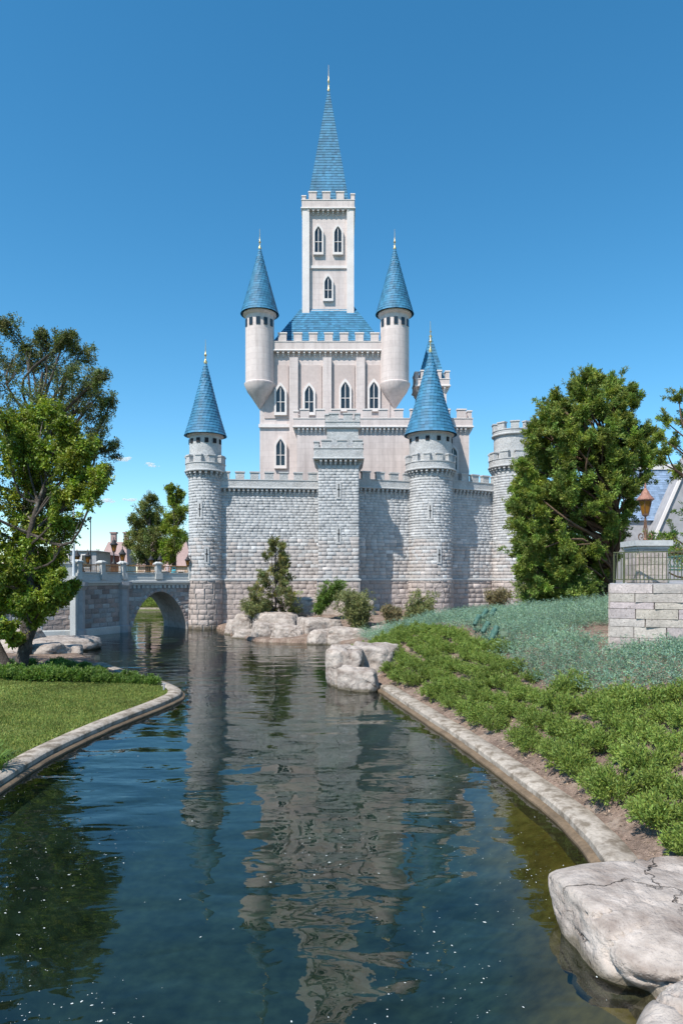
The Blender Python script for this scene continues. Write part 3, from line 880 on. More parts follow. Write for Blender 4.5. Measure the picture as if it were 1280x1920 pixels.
MB().sweep(whole, [(-.4, 3.95), (.12, 3.95), (.16, 4.08), (.30, 4.14), (.30, 4.30), (.2, 4.34), (-.4, 4.34)]).build('cornice', M['bridge_trim'], bridge)
MB().sweep(whole, [(-.25, 4.345), (.12, 4.345), (.12, 4.62), (.07, 4.66), (.07, 4.92), (.14, 4.96), (.14, 5.02), (-.25, 5.02)]).build('parapet', M['bridge_trim'], bridge)
dn = MB()
for i in range(16):
    q, t, n = pa.at((i + .5) * La / 16); dn.box((q[0] + n[0] * .07, q[1] + n[1] * .07, 3.8), (.2, .14, .26), math.atan2(t[1], t[0]))
dn.build('dentil_course', M['bridge_trim'], bridge)['kind'] = 'stuff'
far_side = Path([(B1[0] - 3.1, B1[1] + 3.9), (B0[0] - 3.1, B0[1] + 3.9)])
MB().sweep(far_side, [(-.15, 4.2), (.15, 4.2), (.15, 5.0), (-.15, 5.0)]).build('far_parapet', M['bridge_trim'], bridge)
MB().sweep(whole, [(-4.6, 4.202), (-.2, 4.202), (-.2, 4.25), (-4.6, 4.25)]).build('deck', M['wall_grey'], bridge)


def post(q, a, parent, w=.46, top=5.75):
    b = MB().box((q[0], q[1], (4.36 + top) / 2), (w, w, top - 4.36), a).box((q[0], q[1], 4.7), (w + .16, w + .16, .5), a).box((q[0], q[1], top + .05), (w + .2, w + .2, .1), a).box((q[0], q[1], top + .16), (w + .1, w + .1, .12), a, .55)
    b.build('post', M['bridge_trim'], parent)


BAR = MB().box((0, 0, .26), (.028, .028, .52)); bar_me = bpy.data.meshes.new('bar'); bar_me.from_pydata(BAR.v, [], BAR.f); bar_me.materials.append(M['brass'])
bo = origin(bridge)
for e in whole.edges():
    L_ = e.length; n = max(1, round(min(L_, 8) / 3.0)); s_start = max(0, L_ - 8)
    for i in range(n + 1):
        q, t, nn = e.at(min(L_ - .02, s_start + (L_ - s_start) * i / n)); a = math.atan2(t[1], t[0]); post(q, a, bridge)
        if i < n:
            q2, _, _ = e.at(s_start + (L_ - s_start) * (i + 1) / n)
            MB().tube([(q[0], q[1], 5.60), (q2[0], q2[1], 5.60)], .045, 6).tube([(q[0], q[1], 5.10), (q2[0], q2[1], 5.10)], .03, 6).build('rail', M['brass'], bridge)
            m = int(math.dist(q, q2) / .16)
            for k in range(1, m):
                o = link('bar', bar_me, bridge); o.location = (q[0] + (q2[0] - q[0]) * k / m - bo.x, q[1] + (q2[1] - q[1]) * k / m - bo.y, 5.09 - bo.z)
# solid panel of the bay that faces the water
q, t, n = Path([B3, B2]).at(4.3)
MB().box((q[0] + n[0] * .1, q[1] + n[1] * .1, 4.95), (2.5, .5, 1.35), math.atan2(t[1], t[0])).box((q[0] + n[0] * .1, q[1] + n[1] * .1, 5.68), (2.7, .66, .12), math.atan2(t[1], t[0])).build('solid_panel', M['bridge_trim'], bridge)

# pole with a crossarm standing at the bridge corner
pl = empty('flagpole', (-20.25, 51.7, 0), 'tall thin white pole with a small crossarm standing against the bridge corner', 'pole')
MB().box((-20.25, 51.75, 1.9), (.42, .5, 4.6)).box((-20.25, 51.7, 4.22), (.9, .7, .16)).box((-20.25, 51.7, 4.5), (.42, .42, .42)).build('pedestal', M['bridge_trim'], pl)
MB().tube([(-20.25, 51.7, 4.6), (-20.25, 51.7, 7.5), (-20.25, 51.7, 11.2)], [.10, .085, .045], 8).build('mast', M['white_pole'], pl, True)
MB().tube([(-20.72, 51.7, 9.9), (-19.75, 51.7, 9.8)], .022, 6).tube([(-20.72, 51.7, 9.9), (-20.25, 51.7, 10.7)], .008, 4).build('crossarm', M['white_pole'], pl)
pl2 = empty('antenna_pole', (-20.4, 55.6, 4.25), 'thin dark pole with a ball top rising behind the white flagpole', 'pole')
MB().tube([(-20.4, 55.6, 4.25), (-20.4, 55.6, 9.4)], .04, 6).build('mast', M['iron'], pl2)
MB().lathe([(.03, 0), (.12, .1), (.03, .22)], (-20.4, 55.6, 9.35), 8).build('ball', M['iron'], pl2)


# ------------------------------------------------------------ lanterns
def lantern_head(z, s, parent, roofm='iron', bodym='iron', off=(0, 0), hexn=6):
    x, y = origin(parent).x + off[0], origin(parent).y + off[1]; zz = origin(parent).z + z
    body = MB().lathe([(.085 * s, 0), (.16 * s, .34 * s)], (x, y, zz), hexn).build('lantern_glass', M['amber'], parent)
    fr = MB()
    for i in range(hexn):
        a = 2 * math.pi * i / hexn; c, d = math.cos(a), math.sin(a)
        fr.tube([(x + c * .09 * s, y + d * .09 * s, zz), (x + c * .166 * s, y + d * .166 * s, zz + .34 * s)], .011 * s, 4)
    fr.lathe([(.03 * s, -.08 * s), (.10 * s, -.03 * s), (.10 * s, 0)], (x, y, zz), hexn).lathe([(.165 * s, .335 * s), (.20 * s, .35 * s), (.20 * s, .385 * s)], (x, y, zz), hexn)
    fr.build('lantern_frame', M[bodym], parent)
    MB().lathe([(.225 * s, .37 * s), (.22 * s, .40 * s), (.13 * s, .50 * s), (.085 * s, .60 * s), (.04 * s, .66 * s), (.018 * s, .70 * s), (.03 * s, .73 * s), (.006, .84 * s)], (x, y, zz), 12).build('lantern_roof', M[roofm], parent)
    MB().lathe([(.012 * s, .04 * s), (.028 * s, .1 * s), (.02 * s, .16 * s), (.002, .22 * s)], (x, y, zz), 8).build('flame', M['flame'], body)


def street_lamp(loc, label, twin=True):
    o = empty('street_lamp', loc, label, 'street lamp', 'lamps along the bridge'); x, y, z = loc
    MB().lathe([(.22, 0), (.2, .1), (.1, .2), (.07, .5), (.05, .6), (.05, 1.0)], (x, y, z), 10).build('post', M['iron'], o, True)
    if twin:
        for s in (-1, 1):
            MB().tube([(x, y, z + .55), (x + s * .25, y, z + .5), (x + s * .42, y, z + .62), (x + s * .42, y, z + .7)], .03, 6).build('arm', M['iron'], o, True)
            lantern_head(.78, 1.25, o, off=(s * .42, 0))
        MB().tube([(x, y, z + 1.0), (x, y, z + 1.3)], [.05, .02], 6).build('spike', M['iron'], o)
    else:
        lantern_head(1.05, 1.5, o)
    return o


for (px, d, lab, tw_) in ((155, 53.5, 'black twin lantern on the bridge beside the flagpole', True), (214, 57.5, 'amber lantern standing on the post at the bend of the bridge', False),
                          (230, 58.8, 'amber lantern just right of the bend of the bridge', False), (292, 63.5, 'black twin lantern near the middle of the arch span', True), (101, 52, 'lantern on the bridge half hidden by the leafy tree', False)):
    X = (px - 640) / 1280 * d; street_lamp((X, d, 5.75 if px in (214, 101) else 5.0), lab, tw_)
wl_ = empty('wall_lantern', (-13.7, 60.9, 5.6), 'amber lantern on a bracket at the left tower above the bridge', 'lantern')
MB().tube([(-13.3, 61.2, 6.0), (-13.5, 61.05, 6.55), (-13.7, 60.9, 6.5)], .03, 6).build('bracket', M['iron'], wl_)
lantern_head(.1, 1.2, wl_)

# person on the bridge, seen above the railing
def person(loc, label):
    x, y, z = loc; o = empty('person', loc, label, 'person')
    me = bpy.data.meshes.new('body')
    J = [(0, 0, .92, .14), (0, 0, 1.15, .145), (0, 0, 1.38, .15), (0, 0, 1.48, .06), (0, -.01, 1.56, .085), (0, -.02, 1.68, .10), (0, 0, 1.76, .06),
         (-.19, 0, 1.40, .06), (-.28, -.06, 1.13, .045), (-.2, -.26, 1.02, .035), (-.17, -.34, 1.02, .03), (.19, 0, 1.40, .06), (.27, -.08, 1.13, .045), (.2, -.28, 1.04, .035), (.17, -.36, 1.04, .03),
         (-.10, 0, .86, .095), (-.11, -.02, .48, .065), (-.11, .02, .08, .045), (-.11, -.12, .04, .04), (.10, 0, .86, .095), (.11, -.02, .48, .065), (.11, .02, .08, .045), (.11, -.12, .04, .04)]
    E_ = [(0, 1), (1, 2), (2, 3), (3, 4), (4, 5), (5, 6), (2, 7), (7, 8), (8, 9), (9, 10), (2, 11), (11, 12), (12, 13), (13, 14), (0, 15), (15, 16), (16, 17), (17, 18), (0, 19), (19, 20), (20, 21), (21, 22)]
    me.from_pydata([j[:3] for j in J], E_, []); me.update(); b = link('body', me, o, M['skin'])
    md = b.modifiers.new('skin', 'SKIN')
    for i, j in enumerate(J): me.skin_vertices[0].data[i].radius = (j[3], j[3])
    me.skin_vertices[0].data[0].use_root = True
    sb = b.modifiers.new('sub', 'SUBSURF'); sb.levels = sb.render_levels = 2
    MB().lathe([(.17, .9), (.175, 1.1), (.19, 1.3), (.2, 1.42), (.1, 1.5)], loc, 14).build('shirt', M['cloth_pale'], o, True)
    MB().lathe([(.19, .45), (.2, .7), (.18, .92)], loc, 14).build('shorts', M['cloth_dark'], o, True)
    MB().lathe([(.09, 1.60), (.115, 1.68), (.105, 1.76), (.05, 1.81), (.005, 1.82)], (x, y + .02, z), 12).build('hair', M['hair'], o, True)
    return o


person((-15.9, 62.6, 4.25), 'person in a pale top leaning behind the brass bridge railing')
bg = empty('bag', (-15.25, 62.3, 4.9), 'bright teal bag beside the person behind the bridge railing', 'bag')
MB().lathe([(.05, 0), (.24, .05), (.27, .22), (.2, .4), (.06, .46)], (-15.25, 62.3, 4.9), 12).build('sack', M['cloth_teal'], bg, True)
MB().tube([(-15.4, 62.3, 5.3), (-15.35, 62.3, 5.55), (-15.15, 62.3, 5.55), (-15.1, 62.3, 5.3)], .02, 6).build('strap', M['cloth_teal'], bg)

# ------------------------------------------------------------ retaining wall, pillar, lantern, railing on the right
rw = empty('retaining_wall', (10.5, 20.5, 2), 'curved retaining wall of long pitted travertine blocks holding the terrace', 'wall')
front = smooth_path([(8.2, 20.9), (9.6, 20.25), (11.3, 19.95), (13, 20.0), (15, 20.5)], 6)
rp = Path(front); back = Path([(10.3, 25.5), (8.2, 20.9)])
body = MB().sweep(Path([(10.3, 25.5)] + front), [(0, 1.2), (0, 4.33), (-.5, 4.33), (-.5, 1.2)]).build('core', M['joint'], rw)


def trav_colour(z):
    return tuple(np.array((.43, .375, .345)) * random.uniform(.86, 1.14) * np.array((1, random.uniform(.96, 1.03), random.uniform(.94, 1.06))))


singles(lay(rp, courses(1.3, 4.34, [.24, .30, .20, .27, .19, .22, .33]), (.8, 1.6), colour=trav_colour), rw, SLABS, .04)
singles(lay(back, courses(1.3, 4.34, [.24, .30, .20, .27, .19, .22, .33]), (.8, 1.6), colour=trav_colour), rw, SLABS, .04)
tb = MB(); tv = [(10.3, 25.5)] + front + [(22, 24), (24, 40), (17.5, 40)]
tb.add([(p[0], p[1], 4.36) for p in tv] + [(p[0], p[1], 4.24) for p in tv], [tuple(range(len(tv)))] + [(i, i + len(tv), (i + 1) % len(tv) + len(tv), (i + 1) % len(tv)) for i in range(len(tv))])
struct(tb.build('terrace', M['wall_grey']))
px_, py_ = 9.62, 21.6
pil = empty('stone_pillar', (px_, py_, 4.36), 'square pitted stone pillar with a grey slab cap behind the railing', 'pillar')
pr = rect(px_ - .45, px_ + .45, py_ - .45, py_ + .45)
MB().box((px_, py_, 4.95), (.86, .86, 1.2)).build('core', M['joint'], pil)
for e in pr.edges():
    singles(lay(e, courses(4.37, 5.42, [.24, .32, .22, .27]), (.5, .9), colour=trav_colour), pil, SLABS, .045)
MB().box((px_, py_, 5.47), (1.0, 1.0, .09)).box((px_, py_, 5.60), (1.16, 1.16, .17)).build('cap', M['coping'], pil)
ln = empty('pillar_lantern', (px_ - .02, py_, 5.69), 'bronze lantern with a copper roof and scrolled foot on the stone pillar', 'lantern')
MB().lathe([(.05, 0), (.07, .04), (.045, .1), (.03, .35), (.035, .5), (.022, .62), (.03, .72), (.02, .82)], (px_ - .02, py_, 5.69), 10).build('stem', M['bronze'], ln, True)
for k in range(4):
    a = R(20 + 90 * k); c, s = math.cos(a), math.sin(a); pts = []
    for i in range(26):       # scroll: spiral at the foot, then a stay running up to the stem
        th = 2.6 * math.pi * (1 - i / 25); rr = .03 + .115 * (i / 25) ** .8
        pts.append((.17 + rr * math.cos(th + math.pi), .145 + rr * math.sin(th + math.pi)))
    pts += [(.09, .32), (.05, .5), (.025, .70)]
    MB().tube([(px_ - .02 + c * u, py_ + s * u, 5.69 + v) for u, v in pts], .013, 6).build('scroll', M['bronze'], ln, True)
lantern_head(.86, 1.18, ln, 'copper_roof', 'bronze')

fence = empty('terrace_railing', (10.5, 20.6, 4.36), 'olive green metal bar railing along the terrace edge', 'railing')
fpath = Path([(9.6, 24.0), (8.42, 21.12)] + [tuple(np.array(p) + (.05, .22)) for p in front[3:]])
MB().sweep(fpath, [(-.022, 5.29), (.022, 5.29), (.022, 5.325), (-.022, 5.325)]).build('top_rail', M['green_iron'], fence)
MB().sweep(fpath, [(-.018, 4.46), (.018, 4.46), (.018, 4.49), (-.018, 4.49)]).build('bottom_rail', M['green_iron'], fence)
fb = MB().box((0, 0, .4), (.022, .022, .82)); fbm = bpy.data.meshes.new('bar'); fbm.from_pydata(fb.v, [], fb.f); fbm.materials.append(M['green_iron'])
fo = origin(fence); n = int(fpath.length / .105)
for i in range(n):
    q, t, nn = fpath.at((i + .5) * fpath.length / n); o = link('bar', fbm, fence); o.location = (q[0] - fo.x, q[1] - fo.y, 4.47 - fo.z); o.rotation_euler.z = math.atan2(t[1], t[0])
for s in (.2, 2.95, 3.4, 6.2):
    q, t, nn = fpath.at(s); MB().box((q[0], q[1], 4.84), (.05, .05, .96), math.atan2(t[1], t[0])).build('post', M['green_iron'], fence)
# cast bench behind the railing
bn = empty('garden_bench', (11.6, 23, 4.36), 'dark teal cast metal bench with lattice back behind the railing', 'bench')
MB().box((11.6, 23, 4.8), (1.5, .45, .05)).build('seat', M['teal_paint'], bn)
for x in (10.9, 12.3):
    MB().tube([(x, 22.8, 4.36), (x, 22.85, 4.8), (x, 22.8, 5.0)], .03, 6).tube([(x, 23.2, 4.36), (x, 23.22, 4.8), (x, 23.28, 5.2)], .03, 6).build('leg', M['teal_paint'], bn)
lat = MB().tube([(10.9, 23.28, 5.2), (11.6, 23.28, 5.27), (12.3, 23.28, 5.2)], .03, 6).tube([(10.9, 23.24, 4.9), (12.3, 23.24, 4.9)], .02, 6)
for i in range(9):
    x = 10.9 + 1.4 * i / 8
    if i < 8: lat.tube([(x, 23.24, 4.88), (x + .175, 23.28, 5.22)], .014, 5).tube([(x + .175, 23.24, 4.88), (x, 23.28, 5.22)], .014, 5)
lat.build('lattice_back', M['teal_paint'], bn)

# ------------------------------------------------------------ floodlights in the planting
def floodlight(loc, rz, tilt, label, proto=[None]):
    if proto[0] is None:
        o = empty('floodlight', (0, 0, 0)); proto[0] = o
        T = Matrix.Rotation(R(0), 4, 'X')
        b = MB().lathe([(.02, -.38), (.10, -.37), (.135, -.30), (.14, -.05), (.155, -.03), (.155, .02), (.14, .04), (.145, .33), (.165, .36), (.165, .40), (.14, .40), (.13, .30)], (0, 0, 0), 20, cap=False)
        rot = Matrix.Rotation(R(-50), 4, 'X')
        b.v = [tuple(rot @ Vector((v[0], v[1], v[2])) + Vector((0, 0, .52))) for v in b.v]
        for v in range(0): pass
        b.build('housing', M['teal_paint'], o, True)
        g = MB().lathe([(.13, .3), (.002, .3)], (0, 0, 0), 20, cap=False); g.v = [tuple(rot @ Vector(v) + Vector((0, 0, .52))) for v in g.v]; g.build('lens', M['dark_glass'], o)
        MB().box((-.185, 0, .33), (.03, .12, .5)).box((.185, 0, .33), (.03, .12, .5)).box((0, 0, .09), (.40, .13, .03)).build('yoke', M['pale_green'], o)
        MB().box((0, 0, .02), (.34, .34, .1)).box((0, 0, -.1), (.12, .12, .3)).build('base', M['teal_paint'], o)
        q = o
    else:
        q = copy_tree(proto[0])
    q.location = loc; q.rotation_euler = (0, 0, R(rz)); tag(q, label, 'floodlight', 'green floodlights in the juniper'); return q


FL = ((893, 1172, 33.5, 'green floodlight at the left end of the row, nearest the pale rocks'), (909, 1187, 30.5, 'green floodlight in the middle of the row with a single drum'),
      (925, 1196, 28.2, 'green floodlight nearest the camera, back one of the front pair'), (924, 1203, 27.5, 'green floodlight nearest the camera, front one of the front pair'),
      (906, 1160, 36, 'green floodlight third from the left behind the middle one'), (922, 1157, 37.5, 'green floodlight farthest from the camera against the rock'))
for px, py, d, lab in FL:
    X, d, zz = hit(px, py + 14); q = floodlight((X, d, zz + .12), -42 + random.uniform(-5, 5), 0, lab); q.scale = (.74, .74, .74)
JX, JY, JZ = hit(944, 1212)
jb = empty('junction_box', (JX, JY, 0), 'small pale green electric box on a stake behind the front floodlights', 'electric box')
zb_ = JZ; MB().box((JX, JY, zb_ + .45), (.24, .16, .2)).build('case', M['pale_green'], jb); MB().box((JX, JY, zb_ + .15), (.05, .05, .5)).build('stake', M['pale_green'], jb)
MB().box((JX, JY - .085, zb_ + .45), (.18, .012, .14)).build('lid', M['pale_green'], jb)


# ------------------------------------------------------------ rocks
def rock(c, size, rz, seed, label, sub=5, planes=11, sharp=14., top=None, rough=.055, group=None):
    rr = np.random.default_rng(seed); bm = bmesh.new(); bmesh.ops.create_icosphere(bm, subdivisions=sub, radius=1)
    d = np.array([v.co[:] for v in bm.verts]); d /= np.linalg.norm(d, axis=1)[:, None]
    N = rr.normal(size=(planes, 3)); N[:, 2] *= .75; N /= np.linalg.norm(N, axis=1)[:, None]; Hh = rr.uniform(.72, .98, planes)
    N = np.vstack([N, [(0.06, -.05, 1.)], [(0, 0, -1.)], [(1, .1, .1)], [(-1, .1, .15)], [(.1, -1, .2)], [(0, 1, .1)]]); N /= np.linalg.norm(N, axis=1)[:, None]
    Hh = np.concatenate([Hh, [.68 if top is None else top, .8, .86, .86, .86, .86]])
    q = np.maximum(d @ N.T, 1e-3) / Hh; r = 1 / (np.sum(q ** sharp, 1) ** (1 / sharp)); V_ = d * r[:, None]
    disp = np.array([noise.fractal(Vector(v * 1.6 + seed * 3.1), 1., 2., 5) for v in V_]); ridg = np.array([abs(noise.noise(Vector((v[0] * 1.1 + seed, v[1] * 1.1, v[2] * 3.4)))) for v in V_])
    crack = -np.exp(-(ridg / .03) ** 2) * .075
    r2_ = np.array([abs(noise.noise(Vector((v[0] * 1.7 - seed, v[1] * 1.7 + .6 * v[2], v[2] * .9)))) for v in V_]); crack -= np.exp(-(r2_ / .022) ** 2) * .05
    V_ = V_ * (1 + disp * rough + crack)[:, None]
    V_ = V_ * np.array(size); cs, sn = math.cos(rz), math.sin(rz); V_ = np.stack([V_[:, 0] * cs - V_[:, 1] * sn, V_[:, 0] * sn + V_[:, 1] * cs, V_[:, 2]], 1)
    for v, co in zip(bm.verts, V_): v.co = co
    me = bpy.data.meshes.new('rock'); bm.to_mesh(me); bm.free(); me.polygons.foreach_set('use_smooth', [True] * len(me.polygons))
    o = link('rock', me, None, M['rock']); o.location = c; tag(o, label, 'rock', group); return o


# the two big boulders in the lower right corner
rock((4.42, 8.3, -.1), (1.85, 1.75, 1.0), .25, 3, 'large flat topped pale boulder in the lower right corner by the kerb', 6, 10, 24, .62, .05)
rock((2.78, 4.8, .22), (1.3, 1.05, 1.46), .1, 8, 'rounded pale boulder cut off by the bottom right corner of the picture', 6, 7, 12, .72, .05)
RK = [  # px, waterline/foot py, depth, sx, sy, sz, cz, seed, label
    (648, 29.5, .95, 1.3, 1.75, .35, 11, 'tall pale boulder leading the cluster where the kerb ends'),
    (674, 27.9, 1.0, .85, 1.25, .0, 12, 'blocky cracked boulder in front of the tall one at the kerb end'),
    (705, 30.8, 1.35, 1.5, 1.75, .35, 13, 'broad sloping slab of rock beside the green junipers'),
    (440, 55.5, .95, .9, 1.5, .1, 21, 'upright rock at the castle foot, leftmost of the rock bank'),
    (458, 54.0, 1.0, .9, 1.9, .3, 22, 'taller rock second from the left in the rock bank'),
    (462, 52.0, 1.2, .9, .9, .0, 23, 'low square rock at the waterline below the sapling'),
    (500, 51.0, 1.4, 1.2, 1.35, .2, 24, 'pale flat rock right of the low square one at the water'),
    (545, 49.6, 1.7, 1.1, 1.55, .1, 25, 'wide cracked block in the middle of the rock bank'),
    (520, 53.0, 2.2, 1.5, 1.6, .75, 26, 'long flat ledge of rock behind the wide cracked block'),
    (595, 50.5, 2.0, 1.3, 1.5, .55, 27, 'flat ledge of rock at the right end of the rock bank'),
    (610, 47.6, 1.5, 1.0, 1.35, .05, 28, 'rock at the waterline left of the tall pale boulder'),
    (655, 47.0, 1.9, 1.3, 1.25, .25, 29, 'low rock between the rock bank and the sloping slab'),
    (590, 57.5, 2.2, 1.5, 2.1, 1.45, 31, 'big rounded boulder against the castle wall behind the shrubs'),
    (665, 56.5, 2.1, 1.5, 2.0, 1.35, 32, 'big boulder with a steep right face at the square tower foot'),
    (808, 49.5, 1.3, .9, 1.2, .7, 33, 'grey rock at the left end of the ledge under the thick tower'),
    (855, 50.5, 2.2, 1.1, 1.15, 1.2, 34, 'long pale ledge of rock under the thick round tower'),
    (905, 49.5, 1.5, 1.0, 1.0, 1.25, 35, 'rounded pale rock behind the floodlights'),
    (800, 45.5, 1.2, .8, .5, .8, 36, 'flat stone lying before the ledge under the thick tower'),
    (745, 43.0, 1.2, .8, .55, .45, 37, 'flat stone lying behind the sloping slab'),
    (720, 46.5, 1.1, .9, .95, .6, 38, 'dark sided rock below the leaning shrub'),
    (105, 43.5, 3.2, 2.2, 1.0, .05, 41, 'broad pale rock ledge by the water under the bridge bay'),
    (60, 39.5, 2.6, 1.6, .8, .3, 42, 'flat shaded rock behind the leafy tree trunk'),
    (118, 40.0, 1.3, .9, .75, .1, 43, 'small rough rock at the tip of the shaded ledge'),
    (20, 44.0, 3.0, 2.0, 1.5, .3, 44, 'big rock ledge partly hidden behind the tree trunk'),
]
for px, d, sx, sy, sz, cz, seed, lab in RK:
    rock(((px - 640) / 1280 * d, d, cz), (sx, sy, sz), random.uniform(-.5, .5), seed, lab, 5, 12, 24, None, .085)


# ------------------------------------------------------------ foliage
def leaves(p0, p1, per, ln_, wd, spread=.9, droop=0., jit=.3, flat=0., t0=.15, rng=RNG):
    """rhombus leaves along twigs p0->p1; returns verts, faces, colours"""
    n = len(p0) * per; T = rng.uniform(t0, 1.05, n); A = np.repeat(p0, per, 0); B = np.repeat(p1, per, 0)
    ax = B - A; al = np.linalg.norm(ax, axis=1)[:, None] + 1e-9; ax = ax / al
    rd = rng.normal(size=(n, 3)); rd[:, 2] *= (1 - flat); rd -= ax * np.sum(rd * ax, 1)[:, None]; rd /= np.linalg.norm(rd, axis=1)[:, None] + 1e-9
    base = A + (B - A) * T[:, None] + rng.normal(size=(n, 3)) * jit * ln_
    d = ax * (1 - spread * .6) + rd * spread; d[:, 2] -= droop; d /= np.linalg.norm(d, axis=1)[:, None]
    s = np.cross(d, rng.normal(size=(n, 3))); s /= np.linalg.norm(s, axis=1)[:, None] + 1e-9
    L_ = (ln_ * rng.uniform(.65, 1.25, n))[:, None]; W = (wd * rng.uniform(.7, 1.2, n))[:, None]
    V_ = np.stack([base, base + d * L_ * .5 + s * W * .5, base + d * L_, base + d * L_ * .5 - s * W * .5], 1).reshape(-1, 3)
    F_ = np.arange(n * 4).reshape(n, 4)
    br = rng.uniform(.65, 1.3, n)[:, None] * np.stack([rng.uniform(.85, 1.2, n), np.ones(n), rng.uniform(.75, 1.2, n)], 1)
    return V_, F_, np.repeat(br, 4, 0)


def join(parts):
    V_, F_, C_ = [], [], []; k = 0
    for v, f, c in parts: V_.append(v); F_.append(f + k); C_.append(c); k += len(v)
    return np.concatenate(V_), np.concatenate(F_), np.concatenate(C_)


def unit(v): return v / (np.linalg.norm(v, axis=-1, keepdims=True) + 1e-9)


def tree(name, label, cat, base, trunk, tr, clumps, leafm, barkm, ln_, wd, per=9, twigs=26, subs=9, up=.25, droop=0., spread=.9, flat=0., seed=1, group=None, limb_r=.35, point=False):
    """trunk: points (base first) with radii tr; clumps: (x, y, z, r): limbs run from the trunk to each clump, branch into twigs that carry leaves"""
    rg = np.random.default_rng(seed); rr = random.Random(seed)
    o = empty(name, base, label, cat, group); og = np.array(base)
    w = MB(); tp = smooth_path([np.array(p) for p in trunk], 4)
    rads = np.interp(np.linspace(0, 1, len(tp)), np.linspace(0, 1, len(tr)), tr); w.tube(tp, list(rads), 10)
    tpa = np.array(tp); P0s, P1s, cl = [], [], []
    for ci, (cx, cy, cz, cr) in enumerate(clumps):
        c = np.array((cx, cy, cz)); dd = np.linalg.norm(tpa - c, axis=1) + np.maximum(0, tpa[:, 2] - (cz - .25 * abs(cz - tpa[0, 2]) - .1)) * 2.2
        k = int(np.argmin(dd)); a = tpa[k]; mid = (a + c) / 2 + rg.normal(size=3) * .12 * np.linalg.norm(c - a) + np.array((0, 0, -.04)) * np.linalg.norm(c - a)
        lp = smooth_path([a, mid, c], 4); r0 = min(rads[k] * .6, .02 + limb_r * .11 * cr + .012 * np.linalg.norm(c - a)); w.tube(lp, list(np.linspace(r0, max(.012, r0 * .3), len(lp))), 6, False)
        for s in range(subs):
            if point:   # feathery plumes that taper outward and upward
                ou = unit((c - a) * np.array((1, 1, .2))); ev = unit(rg.normal(size=3) * .55 + ou * .75 + np.array((0, 0, up))) * cr * rr.uniform(.45, 2.05); st = c - ev * .25; en = c + ev
                w.tube([st, (st + en) / 2, en], [.014, .009, .004], 4, False); m = twigs // 2; tt = rg.uniform(.05, 1., m)[:, None] ** .8; q0 = st + (en - st) * tt
                dr = unit(rg.normal(size=(m, 3)) * .7 + unit(ev) * .9 + np.array((0, 0, .2))); P0s.append(q0); P1s.append(q0 + dr * cr * .42 * (1.2 - .85 * tt)); continue
            e = unit(rg.normal(size=3) + np.array((0, 0, up))) * cr * rr.uniform(.35, .95) * np.array((1, 1, .85)); st = np.array(lp[rr.randrange(len(lp) // 2, len(lp))])
            en = c + e; w.tube([st, (st + en) / 2 + rg.normal(size=3) * .06 * cr, en], [max(.008, r0 * .28), max(.006, r0 * .18), .005], 4, False)
            m = twigs // 2; tt = rg.uniform(.35, 1., m)[:, None]; q0 = st + (en - st) * tt; dr = unit(rg.normal(size=(m, 3)) + unit(en - c) * .8 + np.array((0, 0, up)))
            P0s.append(q0); P1s.append(q0 + dr * cr * rg.uniform(.22, .5, (m, 1)))
    P0, P1 = np.concatenate(P0s), np.concatenate(P1s)
    V_, F_, C_ = leaves(P0, P1, per, ln_, wd, spread, droop, flat=flat, rng=rg)
    tone_ = [rg.uniform(.62, 1.4) * np.array((rg.uniform(.88, 1.22), 1, rg.uniform(.7, 1.1))) for _ in P0s]
    C_ = C_ * np.concatenate([np.repeat(t_[None], len(p) * per * 4, 0) for t_, p in zip(tone_, P0s)])
    w.build('trunk', M[barkm], o, True)
    me = npmesh('crown', V_ - og, F_, C_); link('crown', me, o, M[leafm]); return o


def pxc(lst, d, jd, seed):
    rr = random.Random(seed); out = []
    for x, y, r in lst:
        dd = d + rr.uniform(-jd, jd); p = P(x, y, dd); out.append((p.x, p.y, p.z, r / FPX * dd))
    return out


# big dark oak at the left, rear
c1 = pxc([(20, 618, 30), (60, 650, 30), (25, 670, 42), (85, 690, 46), (118, 640, 30), (150, 662, 34), (122, 700, 40), (160, 715, 40), (190, 735, 34), (207, 758, 24), (150, 765, 46), (60, 745, 50), (5, 720, 50), (100, 770, 44),
          (182, 800, 40), (203, 845, 28), (195, 885, 24), (160, 840, 40), (120, 820, 40), (-45, 680, 70), (-60, 770, 80), (-130, 720, 80), (-120, 820, 80), (20, 800, 50), (75, 620, 18), (140, 632, 16), (195, 700, 18)], 38, 2.6, 5)
tree('oak_tree', 'tall dark oak rising behind the bright leafy tree', 'tree', (-17.6, 38, .6), [(-17.6, 38, .3), (-17.4, 38, 4), (-17.6, 38.2, 8), (-17.2, 38, 12), (-16.6, 38, 16)], [.38, .3, .25, .18, .06], c1, 'leaf_oak', 'bark',
     .15, .056, per=14, twigs=26, subs=12, seed=11, limb_r=.2)
